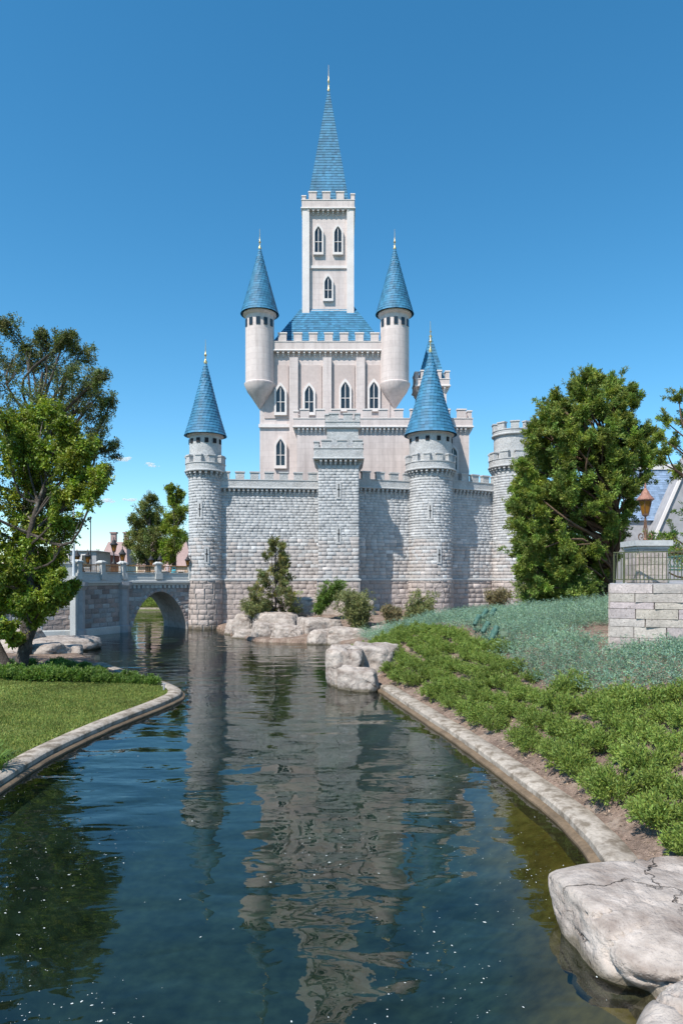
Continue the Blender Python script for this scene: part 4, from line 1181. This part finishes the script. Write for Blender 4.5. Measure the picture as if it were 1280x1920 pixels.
# bright tree in front of it
c2 = pxc([(35, 790, 42), (85, 775, 36), (130, 805, 40), (170, 845, 36), (186, 892, 26), (160, 905, 34), (100, 850, 46), (40, 860, 52), (10, 810, 46), (70, 910, 46), (130, 930, 38), (20, 950, 50), (80, 985, 44), (125, 985, 36),
          (40, 1020, 44), (100, 1050, 34), (10, 1060, 46), (60, 1090, 32), (118, 1112, 24), (90, 1125, 26), (138, 1098, 14), (-50, 830, 70), (-60, 930, 80), (-60, 1040, 70), (-140, 870, 90), (-150, 990, 90), (15, 1130, 30), (60, 1155, 22), (10, 1180, 24), (45, 1130, 30), (85, 1075, 30), (30, 1200, 16), (20, 1105, 36), (60, 1050, 36), (110, 1085, 24), (60, 830, 40), (140, 870, 34), (110, 940, 36)], 30.5, 2.2, 6)
tree('leafy_tree', 'bright green broadleaf tree with pale trunk on the left bank', 'tree', (-14.3, 30.3, .5), [(-14.3, 30.3, .1), (-14.0, 30.3, 1.6), (-13.6, 30.4, 2.9), (-13.9, 30.4, 4.4), (-13.9, 30.5, 6.5), (-13.2, 30.6, 9)], [.34, .25, .22, .2, .14, .05], c2, 'leaf_bright', 'bark',
     .15, .078, per=18, twigs=28, subs=13, seed=12, droop=.25, limb_r=.16)
tree('stem_tree', 'thin forked stem leaning left beside the pale trunk', 'tree', (-15.3, 30.2, .4), [(-14.6, 30.2, .2), (-15.2, 30.2, 1.5), (-16.0, 30.3, 3.2), (-16.3, 30.3, 5.2)], [.26, .2, .15, .06], pxc([(-30, 1000, 60), (-60, 950, 60), (-20, 1080, 40)], 30.3, 1, 3), 'leaf_bright', 'bark',
     .20, .105, per=8, twigs=18, subs=8, seed=13, droop=.25)

# big cedar on the right
OUT_L = [(695, 1112), (720, 1072), (745, 1040), (780, 985), (850, 972), (900, 958), (950, 945), (1000, 952), (1080, 950), (1110, 985), (1145, 1030)]
OUT_R = [(695, 1148), (720, 1175), (745, 1200), (780, 1215), (850, 1235), (900, 1225), (950, 1200), (1000, 1185), (1080, 1150), (1110, 1140), (1145, 1125)]
rr = random.Random(21); c3 = []; tries = 0
while len(c3) < 230 and tries < 6000:
    tries += 1; y = rr.uniform(716, 1135); l = np.interp(y, *zip(*OUT_L)) + 13; r = np.interp(y, *zip(*OUT_R)) - 9; rad = rr.uniform(12, 29)
    if r - l < 2.0 * rad: rad = max(9, (r - l) / 2.4)
    x = rr.uniform(l + rad * .7, r - rad * .7); hw = (r - l) / 2; mid = (l + r) / 2; k = 1 - ((x - mid) / (hw + 1)) ** 2
    dd = 38 + rr.uniform(-1, 1) * math.sqrt(max(0, k)) * hw / FPX * 38 * .9; p = P(x, y, dd); q = (p.x, p.y, p.z, rad / FPX * dd)
    if all((q[0] - u[0]) ** 2 + (q[1] - u[1]) ** 2 + (q[2] - u[2]) ** 2 > (.74 * (q[3] + u[3])) ** 2 for u in c3): c3.append(q)
tree('cedar_tree', 'large dense dark green cedar standing right of the castle', 'tree', (14.8, 38, 2.7), [(14.8, 38, 2.2), (15, 38, 5), (15.2, 38, 8), (14.9, 38, 12), (14.7, 38, 15.8)], [.33, .27, .2, .12, .03], c3, 'leaf_cedar', 'bark_red',
     .17, .05, per=15, twigs=30, subs=11, up=.55, spread=.5, seed=14, limb_r=.3, point=True)
# thinner cedar at the right edge
c4 = pxc([(1272, 752, 14), (1252, 795, 15), (1240, 822, 12), (1268, 835, 16), (1250, 850, 12), (1292, 800, 26), (1300, 880, 30), (1238, 868, 10), (1275, 892, 14), (1262, 1008, 20), (1246, 1040, 20), (1225, 1020, 16), (1275, 1040, 26), (1230, 1055, 14), (1300, 970, 30), (1310, 1040, 34), (1210, 1050, 14)], 32, 1.4, 9)
tree('young_cedar', 'sparse cedar branches reaching in at the right edge of the picture', 'tree', (17.3, 32, 4.2), [(17.3, 32, 3.9), (17.2, 32, 7), (17, 32, 10), (16.9, 32, 13)], [.2, .16, .1, .03], c4, 'leaf_cedar', 'bark_red', .13, .04, per=12, twigs=24, subs=9, up=.5, spread=.5, seed=15, point=True)
# trees beyond the bridge
c5 = pxc([(285, 935, 16), (270, 955, 20), (295, 960, 22), (250, 975, 16), (268, 985, 24), (300, 990, 24), (245, 1005, 14), (275, 1015, 24), (305, 1020, 22), (255, 1030, 18), (285, 1045, 22), (240, 1020, 10), (260, 1000, 22), (290, 1000, 26), (280, 970, 20), (262, 1045, 20), (300, 1045, 24)], 92, 2, 10)
tree('pine_tree', 'broad olive green tree beyond the bridge, left of the two', 'tree', (-26, 92, 3), [(-26, 92, 2), (-26, 92, 8), (-25.7, 92, 14)], [.4, .3, .08], c5, 'leaf_pine', 'bark', .30, .10, per=11, twigs=26, subs=13, up=.3, seed=16)
c6 = pxc([(320, 915, 13), (325, 940, 15), (318, 970, 18), (330, 1000, 20), (325, 1030, 20), (315, 1050, 16), (345, 960, 20), (345, 1010, 24), (338, 925, 10), (310, 985, 20), (305, 1025, 22), (335, 975, 18)], 90, 2, 12)
tree('alder_tree', 'lighter green tree beyond the bridge against the castle tower', 'tree', (-22, 90, 3), [(-22, 90, 2), (-22, 90, 8), (-22, 90, 15)], [.35, .25, .06], c6, 'leaf_bright', 'bark', .28, .11, per=12, twigs=26, subs=12, up=.4, seed=17)
for k, (px, d, hpx, wpx, lab) in enumerate(((110, 120, 1032, 30, 'small far tree showing left of the low grey building'), (180, 118, 1030, 14, 'small far tree between the two thin poles'), (75, 112, 1025, 34, 'far tree showing under the leafy tree crown'),
                                            (30, 105, 1015, 40, 'far tree farthest to the left beyond the bridge'))):
    cl = pxc([(px + random.uniform(-1, 1) * wpx * .5, hpx + random.uniform(4, 34), wpx * .42) for _ in range(8)], d, 2, 30 + k); b = P(px, 1085, d)
    tree('far_tree', lab, 'tree', (b.x, d, 2), [(b.x, d, 1), (b.x, d, 5), (b.x, d, P(px, hpx + 8, d).z)], [.3, .22, .06], cl, 'leaf_oak', 'bark', .42, .16, per=7, twigs=16, subs=7, seed=40 + k, group='far trees')
# sapling at the castle foot
c7 = []
rr = random.Random(5)
for i in range(70):
    t = rr.random() ** .8; y = 1015 + t * 135; hw = 5 + 36 * t ** .8; x = 517 + rr.uniform(-1, 1) * hw - 6 * t; p = P(x, y, 54.5 + rr.uniform(-1, 1) * hw / FPX * 54); c7.append((p.x, p.y, p.z, .30 + .22 * t))
tree('cypress_sapling', 'slim feathery cypress sapling before the castle wall', 'tree', (-5.25, 54.5, 1), [(-5.25, 54.5, .6), (-5.25, 54.5, 4), (-5.22, 54.5, 7.6)], [.085, .06, .012], c7, 'leaf_olive', 'bark', .17, .05, per=9, twigs=18, subs=5, up=.1, spread=.5, seed=18, limb_r=.12, point=True)


def shrub(name, label, loc, lean, h, r, leafm, n=16, seed=1, ln_=.17, wd=.035, per=16, group=None):
    """arching stems from one root, leafed along their length"""
    rg = np.random.default_rng(seed); o = empty(name, loc, label, 'shrub', group); w = MB(); P0, P1 = [], []
    for i in range(n):
        a = rg.uniform(0, 6.28); e = np.array((math.cos(a) * r * rg.uniform(.3, 1) + lean[0], math.sin(a) * r * rg.uniform(.3, 1), h * rg.uniform(.55, 1))); k = [np.zeros(3), e * (.4, .4, .62), e]
        pts = smooth_path(k, 5); pw = [np.array(loc) + p for p in pts]; w.tube(pw, list(np.linspace(.022, .005, len(pw))), 5, False)
        for j in range(2, len(pts)):
            for _ in range(3):
                st = np.array(loc) + pts[j]; dr = unit(rg.normal(size=3) + np.array((lean[0] * .4, 0, .3))); P0.append(st); P1.append(st + dr * r * rg.uniform(.2, .45))
    w.build('stems', M['bark'], o); V_, F_, C_ = leaves(np.array(P0), np.array(P1), per, ln_, wd, .7, .15, rng=rg)
    link('foliage', npmesh('foliage', V_ - np.array(loc), F_, C_), o, M[leafm]); return o


for px, py, d, lean, h, r, lm, n, lab, sd_ in ((590, 1152, 52.5, (1.4, 0), 2.0, .7, 'leaf_hedge', 18, 'green shrub leaning right over the ledge before the boulder', 1), (676, 1190, 49, (-.3, 0), 2.4, 1.1, 'leaf_olive', 30, 'bushy grey green shrub between the ledge and the square tower', 2),
                                               (752, 1190, 47, (1.3, 0), 2.3, .7, 'leaf_olive', 20, 'loose olive shrub leaning right below the thick round tower', 3), (735, 1180, 48.5, (0, 0), 1.3, .6, 'leaf_dry', 14, 'low dry shrub between the two olive shrubs', 4),
                                               (932, 1150, 55, (.1, 0), 1.5, .8, 'leaf_dry', 16, 'dry straw coloured shrub at the wall right of the rounded rock', 5), (490, 1165, 53.5, (-.5, 0), 1.3, .8, 'leaf_olive', 18, 'low olive shrub at the foot of the sapling', 6), (1008, 1152, 40, (0, 0), 1.5, 1.2, 'leaf_cedar', 30, 'low green shrub under the left side of the cedar', 7),
                                               (1075, 1145, 37, (0, 0), 1.3, 1.2, 'leaf_juniper', 30, 'low bright shrub under the middle of the cedar', 8)):
    X = (px - 640) / 1280 * d; shrub('shrub', lab, (X, d, P(px, py, d).z - .1), (lean[0] * 1.2, 0), h * 1.3, r * 1.25, lm, int(n * 1.6), sd_, ln_=.18, wd=.05)


# ------------------------------------------------------------ junipers on the slope, hedge on the left bank
def juniper_mesh(seed, r, h, n, ln_=.075, wd=.026, per=9, name='juniper'):
    rg = np.random.default_rng(seed); a = rg.uniform(0, 6.28, n); k = rg.uniform(.25, 1, n) ** .7
    e = np.stack([np.cos(a) * r * k, np.sin(a) * r * k, h * (.45 + .55 * rg.random(n)) * (1.1 - .55 * k)], 1); b = e * np.array((.15, .15, .05))
    P0, P1 = [b], [e]
    for _ in range(4):
        t = rg.uniform(.45, .98, n)[:, None]; q = b + (e - b) * t; dr = unit(unit(e) * .9 + rg.normal(size=(n, 3)) * .6 + np.array((0, 0, .35))); P0.append(q); P1.append(q + dr * r * rg.uniform(.2, .42, (n, 1)))
    V_, F_, C_ = leaves(np.concatenate(P0), np.concatenate(P1), per, ln_, wd, .5, 0, .25, rng=rg); return npmesh(name, V_, F_, C_)


JUN = [juniper_mesh(50 + i, .42 + .05 * (i % 3), .46 + .06 * (i % 2), 60, .064, .021, 13) for i in range(7)]
for m_ in JUN: m_.materials.append(M['leaf_juniper'])


BND = sorted((q[1], float(pond_sdf(np.array([q[0]]), np.array([q[1]]))[0])) for q in (hit(a, b) for a, b in ((745, 1197), (790, 1186), (850, 1182), (895, 1192), (930, 1224), (1000, 1275), (1080, 1306), (1180, 1304), (1280, 1296))))
BND_Y, BND_S = np.array([b[0] for b in BND]), np.array([b[1] for b in BND])


def blue_limit(y):
    return np.interp(y, BND_Y, BND_S)


rr = random.Random(77); njun = 0; rkp = Path(RIGHT_KERB)
s = 1.2
while s < rkp.length + 14:
    for row in range(11):
        q, t, n = rkp.at(min(s, rkp.length - .01)); ext = max(0, s - rkp.length); q = q + t * ext
        off = .98 + row * .72 + (.0 if s > 8 else .1); y0 = q[1]
        ss = s + (row % 2) * .34
        x = q[0] + n[0] * off + t[0] * (row % 2) * .34 + rr.uniform(-.12, .12); y = q[1] + n[1] * off + t[1] * (row % 2) * .34 + rr.uniform(-.12, .12)
        sd_ = float(pond_sdf(np.array([x]), np.array([y]))[0])
        if sd_ > blue_limit(y) + rr.uniform(-.2, .2) or x / y > .53 or rr.random() < (.1 if y < 15 else .03) or y > BND_Y[-1] + 1: continue
        if njun >= 298 or float(pond_sdf(np.array([x]), np.array([y]))[0]) < .9: continue
        o = link('juniper_shrub', JUN[rr.randrange(7)]); o.location = (x, y, gz(x, y) - .04); o.rotation_euler = (rr.uniform(-.1, .1), rr.uniform(-.15, .05), rr.uniform(0, 6.28)); k = rr.uniform(.82, 1.22); o.scale = (k, k, k * rr.uniform(.9, 1.3))
        tag(o, 'bright green juniper in the %s' % (['row next to the kerb', 'second row from the kerb', 'third row from the kerb', 'fourth row from the kerb'][row] if row < 4 else 'upper rows below the blue green carpet'), 'shrub', 'green junipers on the right slope'); njun += 1
    s += .76
print('junipers', njun)

# blue green juniper carpet: one uncountable mass
rg = np.random.default_rng(4); N = 90000; x = rg.uniform(-1, 17, N); y = rg.uniform(11, 47, N); h, sdv = ground_h(x, y)
lim = blue_limit(y); lim = np.where(y > BND_Y[-1], np.maximum(1.2, BND_S[-1] - (y - BND_Y[-1]) * .4), lim)
inw = (x > 8.1 + (y - 20.9) * .456) & (y > 20) | ((x > 8.1) & (y < 26) & (y > 20.2 + .0 * x))
ok = (sdv > lim + rg.normal(0, .12, N)) & (x / y < .56) & ~inw & ((x > 1.5) | (y < 40))
pat = np.array([noise.noise(Vector((a * .55, b * .55, 3.))) for a, b in zip(x, y)]); ok &= pat > -.52
x, y, h = x[ok], y[ok], h[ok]; n = len(x); dens = np.minimum(1, 22 / y); k = rg.random(n) < dens; x, y, h = x[k], y[k], h[k]; n = len(x); print('carpet sprays', n)
a = rg.uniform(0, 6.28, n); L_ = rg.uniform(.25, .6, n) * np.clip(y / 24, .9, 1.5); d3 = np.stack([np.cos(a) * L_, np.sin(a) * L_ - .05, rg.uniform(.08, .42, n) * np.clip(y / 24, .9, 1.4)], 1)
p0 = np.stack([x, y, h + rg.uniform(.02, .14, n)], 1)
V_, F_, C_ = leaves(p0, p0 + d3, 15, .068, .022, .42, 0, .3, rng=rg); C_ = C_ * np.repeat(rg.uniform(.7, 1.25, n), 60)[:, None]
tag(link('juniper_carpet', npmesh('juniper_carpet', V_, F_, C_), None, M['leaf_blue']), 'blue green creeping juniper covering the upper slope', 'ground cover', kind='stuff')

HED = [juniper_mesh(80 + i, .5, .62, 52, .10, .045, 9, 'hedge_shrub') for i in range(5)]
for m_ in HED: m_.materials.append(M['leaf_hedge'])
lkp = Path(LEFT_KERB[70:]); rr = random.Random(3); nh = 0
for i in range(120):
    t_ = i / 119; fx = -6.9 - 12.5 * t_ ** .9
    for row in range(2):
        x = fx + rr.uniform(-.15, .15); y = 28.0 + (-6.9 - fx) * .03 + row * .75 + rr.uniform(-.15, .15) - .4
        if i % 2 == row % 2: continue
        z_, s_ = ground_h(np.array([x]), np.array([y]))
        if s_[0] < .75: continue
        o = link('hedge_shrub', HED[rr.randrange(5)]); o.location = (x, y, z_[0] - .05); o.rotation_euler = (0, 0, rr.uniform(0, 6.28)); k = rr.uniform(.6, 1.2) * (.65 + .35 * min(1, t_ * 3)); o.scale = (k, k, k * rr.uniform(.85, 1.1))
        tag(o, ('low leafy shrub in the front row of the hedge, next to the lawn', 'low leafy shrub in the back row of the hedge behind the lawn')[row], 'shrub', 'hedge on the left bank'); nh += 1
for k_, (bx, by) in enumerate([(random.uniform(-19, -10.5), random.uniform(30, 33.5)) for _ in range(26)]):
    z_, s_ = ground_h(np.array([bx]), np.array([by]))
    if s_[0] < .9: continue
    o = link('hedge_shrub', HED[k_ % 5]); o.location = (bx, by, z_[0] - .05); o.rotation_euler.z = k_; o.scale = (.9, .9, .7)
    tag(o, 'low leafy shrub between the hedge and the shaded rocks by the tree', 'shrub', 'hedge on the left bank')

# lawn grass blades
rg = np.random.default_rng(9); N = 190000; y = 9 + 19 * rg.random(N); x = -5.2 - rg.random(N) * (y * .56 - 4.6); h, sdv = ground_h(x, y); ok = (sdv > .60) & (x > -16) & (y < 27.7 + .15 * np.sin(x * 2))
bare = np.array([noise.noise(Vector((a * .45 + 3, b * .45, 8.))) for a, b in zip(x, y)]); ok &= (bare < .42) | (rg.random(N) < .25)
x, y, h = x[ok], y[ok], h[ok]; n = len(x); d = rg.normal(size=(n, 3)) * .5; d[:, 2] = 1; d = unit(d) * (rg.uniform(.02, .055, n) * (1 + .03 * y))[:, None]; s = unit(np.cross(d, rg.normal(size=(n, 3)))) * (.004 + .0007 * y)[:, None]
b = np.stack([x, y, h], 1); V_ = np.stack([b - s, b + s, b + d], 1).reshape(-1, 3); br = rg.uniform(.7, 1.25, n)[:, None] * np.stack([rg.uniform(.85, 1.3, n), np.ones(n), np.ones(n)], 1)
tag(link('grass', npmesh('grass', V_, np.arange(n * 3).reshape(n, 3), np.repeat(br, 3, 0)), None, M['grass']), 'short green grass of the lawn on the left bank', 'grass', kind='stuff')
# strap leaved clump at the lawn edge
rg = np.random.default_rng(2)
for cx_, cy_, n, lab in ((-7.75, 15.3, 110, 'clump of strap leaves by the kerb at the left edge'), (-8.3, 16.0, 70, 'smaller clump of strap leaves behind the one by the kerb')):
    b = MB(); z0 = gz(cx_, cy_); b.cur = (1, 1, 1)
    for i in range(n):
        a = rg.uniform(0, 6.28); r0 = rg.uniform(0, .22); p = np.array((cx_ + math.cos(a) * r0, cy_ + math.sin(a) * r0, z0)); L_ = rg.uniform(.3, .55); o_ = np.array((math.cos(a), math.sin(a), 0)); sv = np.array((-math.sin(a), math.cos(a), 0)) * .014
        q = [p, p + o_ * L_ * .25 + (0, 0, L_ * .6), p + o_ * L_ * .62 + (0, 0, L_ * .78), p + o_ * L_ * .95 + (0, 0, L_ * .6)]; b.cur = tuple(rg.uniform(.7, 1.3) * np.array((1, 1, 1)))
        b.add([q[0] - sv, q[0] + sv, q[1] - sv, q[1] + sv, q[2] - sv * .8, q[2] + sv * .8, q[3]], [(0, 1, 3, 2), (2, 3, 5, 4), (4, 5, 6)])
    e_ = empty('strap_leaf_plant', (cx_, cy_, z0), lab, 'plant'); b.build('leaves', M['leaf_blade'], e_)
# far bank greenery seen through the arch
rg = np.random.default_rng(12); N = 9000; x = rg.uniform(-40, -12, N); y = 97.6 + rg.random(N) * 7; h, sdv = ground_h(x, y); ok = sdv > .9; x, y, h = x[ok], y[ok], h[ok]; n = len(x)
a = rg.uniform(0, 6.28, n); p0 = np.stack([x, y, h], 1); d3 = np.stack([np.cos(a) * .4, np.sin(a) * .4, rg.uniform(.2, .6, n)], 1); V_, F_, C_ = leaves(p0, p0 + d3, 8, .22, .08, .6, 0, .3, rng=rg)
tag(link('far_bank_cover', npmesh('far_bank_cover', V_, F_, C_), None, M['leaf_juniper']), 'green ground cover on the far bank seen through the bridge arch', 'ground cover', kind='stuff')
struct(MB().sweep(Path([(-40, 96.6), (-12, 97.2)]), [(-.6, -.5), (.1, -.5), (.1, .3), (-.6, .35)]).build('far_kerb', M['kerb']))

# ------------------------------------------------------------ buildings in the distance
def house(name, label, x, y, w, d, z0, z1, zr, wallm, roofm, chim=(), windows=(), gable_front=False):
    o = empty(name, (x, y, z0), label, 'building'); MB().box((x, y, (z0 + z1) / 2), (w, d, z1 - z0)).build('wall', M[wallm], o); b = MB(); e = .3
    if gable_front:
        v = [(x - w / 2 - e, y - d / 2 - e, z1 - .2), (x + w / 2 + e, y - d / 2 - e, z1 - .2), (x, y - d / 2 - e, zr), (x - w / 2 - e, y + d / 2, z1 - .2), (x + w / 2 + e, y + d / 2, z1 - .2), (x, y + d / 2, zr)]
        b.add(v, [(0, 3, 5, 2), (1, 2, 5, 4), (3, 4, 5)]); MB().add([(x - w / 2, y - d / 2, z1), (x + w / 2, y - d / 2, z1), (x, y - d / 2, zr - .3)], [(0, 1, 2)]).build('gable', M[wallm], o)
    else:
        k = w * .16; v = [(x - w / 2 - e, y - d / 2 - e, z1), (x + w / 2 + e, y - d / 2 - e, z1), (x + w / 2 + e, y + d / 2 + e, z1), (x - w / 2 - e, y + d / 2 + e, z1), (x - w / 2 + k, y - d * .1, zr), (x + w / 2 - k, y - d * .1, zr), (x + w / 2 - k, y + d * .1, zr), (x - w / 2 + k, y + d * .1, zr)]
        b.add(v, [(0, 1, 5, 4), (1, 2, 6, 5), (2, 3, 7, 6), (3, 0, 4, 7), (4, 5, 6, 7)])
    rf = b.build('roof', M[roofm], o)
    for cx_, cw in chim: MB().box((x + cx_, y, zr + .3), (cw, cw, 2.6)).box((x + cx_, y, zr + 1.7), (cw + .3, cw + .3, .3)).build('chimney', M['brick_red'] if wallm != 'wall_aqua' else M['roof_rose'], rf)
    for wx, wz, ww, wh in windows:
        f = MB().box((x + wx, y - d / 2 - .04, wz), (ww + .3, .12, wh + .3)).build('window', M['plaster_trim'], o); MB().box((x + wx, y - d / 2 - .11, wz), (ww, .06, wh)).build('pane', M['dark_glass'], f)
    return o


house('far_house', 'far house with rose coloured roof and chimney beyond the bridge', P(222, 1050, 125).x, 125, 4.8, 6, 0, 7.0, 11.2, 'wall_aqua', 'roof_rose', ((-.8, .9), (1.5, .8)), ((-1, 6, .8, 1.2), (.9, 6, .8, 1.2)))
house('brick_house', 'far dark red brick building left of the rose roofed house', P(200, 1050, 110).x, 110, 2.6, 5, 0, 8.2, 8.7, 'brick_red', 'roof_rose')
house('low_building', 'low grey stone building with flat roof behind the flagpole', P(158, 1045, 84).x, 84, 4.8, 5, 0, 7.8, 8.0, 'wall_grey', 'wall_grey', (), ((-1.4, 6.6, .9, 1.4), (1.2, 6.6, .9, 1.4)))
house('peach_house', 'far peach coloured house seen through the trees beyond the arch', P(318, 1050, 118).x, 118, 9, 7, 0, 6.5, 11.0, 'wall_peach', 'roof_rose', (), ((-2.8, 5, .9, 1.4), (0, 5, .9, 1.4), (2.8, 5, .9, 1.4)))
house('cream_house', 'far peach roofed house low behind the left end of the bridge', P(95, 1050, 104).x, 104, 6, 6, 0, 6.2, 8.6, 'wall_peach', 'roof_rose', ((1.2, .8),), ((-1.4, 5.2, .8, 1.3), (1.4, 5.2, .8, 1.3)))
# slate roofed building behind the cedar
ch = empty('slate_building', (29.5, 60, 0), 'grey stone building with blue slate roof behind the right hand cedar', 'building')
MB().box((29.5, 62.5, 5), (9, 5, 10)).build('wall', M['wall_grey'], ch)
b = MB()
for j in range(22):
    t0, t1 = j / 22, (j + 1) / 22
    for i in range(30):
        x0, x1 = 25 + 9 * i / 30, 25 + 9 * (i + 1) / 30; b.cur = tuple(np.array((.20, .27, .38)) * random.uniform(.75, 1.2))
        b.add([(x0, 59.8 + 2.7 * t0 - .03, 9.6 + 5.0 * t0), (x1, 59.8 + 2.7 * t0 - .03, 9.6 + 5.0 * t0), (x1, 59.8 + 2.7 * t1, 9.6 + 5.0 * t1), (x0, 59.8 + 2.7 * t1, 9.6 + 5.0 * t1)], [(0, 1, 2, 3)])
b.build('roof', M['slate'], ch)
MB().box((29.3, 62.5, 14.7), (9.6, .5, .5)).build('ridge', M['plaster_trim'], ch)
MB().add([(26.6, 58.2, 0), (32.4, 58.2, 0), (32.4, 58.2, 9.5), (29.9, 58.2, 15.4), (26.6, 58.2, 8.0), (26.6, 60, 0), (32.4, 60, 0), (32.4, 60, 9.5), (29.9, 60, 15.4), (26.6, 60, 8.0)],
         [(0, 1, 2, 3, 4), (9, 8, 7, 6, 5), (4, 3, 8, 9), (3, 2, 7, 8), (0, 4, 9, 5)]).build('gable', M['wall_grey'], ch)
MB().tube([(26.5, 58.1, 7.8), (29.9, 58.1, 15.6)], .16, 4).tube([(29.9, 58.1, 15.6), (33, 58.1, 8.4)], .16, 4).build('gable_coping', M['plaster_trim'], ch)
MB().lathe([(.2, 0), (.22, .3), (.12, .5), (.3, .8), (.1, 1.1), (.02, 2.2)], (29.9, 58.2, 15.4), 10).build('finial', M['plaster_trim'], ch)

# ------------------------------------------------------------ flecks floating on the water
rg = np.random.default_rng(31); N = 6500; y = 6.2 + 26 * rg.random(N) ** 1.9; x = (rg.random(N) - .5) * y * 1.05; ys = pond_sdf(x, y)
cl = np.array([noise.noise(Vector((a * .7, b * .35, 1.5))) for a, b in zip(x, y)]); ok = (ys < -.2) & (rg.random(N) < np.clip(.18 + cl * 1.5 + np.where(x > 0, .22, -.12), .02, 1))
x, y = x[ok], y[ok]; n = len(x); sz = rg.exponential(.0026, n) + .0022; a = rg.uniform(0, 3.14, n); k = 6; ang = np.arange(k) / k * 2 * math.pi
u = np.cos(ang)[None] * (sz * rg.uniform(1, 2.0, n))[:, None]; v = np.sin(ang)[None] * (sz * .9)[:, None]
V_ = np.stack([x[:, None] + u * np.cos(a)[:, None] - v * np.sin(a)[:, None], y[:, None] + u * np.sin(a)[:, None] + v * np.cos(a)[:, None], np.full((n, k), .004)], -1).reshape(-1, 3)
tag(link('foam_flecks', npmesh('foam_flecks', V_, np.arange(n * k).reshape(n, k)), None, M['foam']), 'white flecks of foam and petals floating on the pond', 'foam', kind='stuff')
# litter on the mulch
rg = np.random.default_rng(33); N = 9000; y = 9 + 20 * rg.random(N); x = 1.5 + rg.random(N) * 8; h, sdv = ground_h(x, y); ok = (sdv > .62) & (sdv < 4) & (x > 0); x, y, h = x[ok], y[ok], h[ok]; n = len(x)
d = rg.normal(size=(n, 3)); d[:, 2] *= .3; d = unit(d) * rg.uniform(.02, .06, n)[:, None]; s = unit(np.cross(d, np.array((0, 0, 1.)) + rg.normal(size=(n, 3)) * .3)) * rg.uniform(.006, .02, n)[:, None]; b = np.stack([x, y, h + .012], 1)
V_ = np.stack([b - d, b + s, b + d, b - s], 1).reshape(-1, 3); c = np.array((.30, .22, .16))[None] * rg.uniform(.4, 1.9, n)[:, None]
tag(link('bark_litter', npmesh('bark_litter', V_, np.arange(n * 4).reshape(n, 4), np.repeat(c, 4, 0)), None, mat('litter', attr=True, var=(), rough=1)), 'scattered bark chips and dead leaves on the slope', 'litter', kind='stuff')
# little tap post by the kerb tip
tp_ = empty('tap_post', (-6.6, 26.0, 0), 'small grey tap post at the tip of the lawn by the kerb', 'tap')
zt = gz(-6.75, 26.0); MB().tube([(-6.75, 26, zt), (-6.75, 26, zt + .3)], .035, 8).build('pipe', M['wall_grey'], tp_); MB().tube([(-6.82, 26, zt + .28), (-6.66, 26, zt + .28)], .025, 6).build('handle', M['wall_grey'], tp_)

# small fair weather clouds low over the far trees
cm_ = bpy.data.materials.new('cloud'); cm_.use_nodes = True; t_ = cm_.node_tree; t_.nodes.remove(t_.nodes['Principled BSDF'])
pv = t_.nodes.new('ShaderNodeVolumePrincipled'); pv.inputs['Density'].default_value = .12; pv.inputs['Color'].default_value = (1, 1, 1, 1); pv.inputs['Anisotropy'].default_value = .2; t_.links.new(pv.outputs[0], t_.nodes['Material Output'].inputs['Volume'])
rr = random.Random(8)
for px, py, w_, h_, lab in ((235, 861, 20, 5, 'small white cloud right of the oak crown, brightest of the four'), (284, 872, 14, 3, 'faint thin cloud highest beside the left tower'), (207, 941, 17, 4, 'small white cloud low over the bridge, left of two'), (249, 939, 20, 4, 'small white cloud low over the bridge, right of two')):
    c = P(px, py, 1500); b = MB(); k = 1500 / FPX
    for i in range(9):
        u = rr.uniform(-1, 1); r_ = 1.25 * h_ * k * rr.uniform(.5, 1.) * (1.1 - .7 * abs(u)); x_, z_ = c.x + u * w_ * k * .8, c.z + rr.uniform(0, .5) * h_ * k
        b.lathe([(r_ * 1.7 * math.sin(math.pi * j / 8) + .01, -r_ * .7 * math.cos(math.pi * j / 8)) for j in range(9)], (x_, 1500 + rr.uniform(-20, 20), z_), 14)
    tag(b.build('cloud', cm_, None, True), lab, 'cloud', 'small clouds')
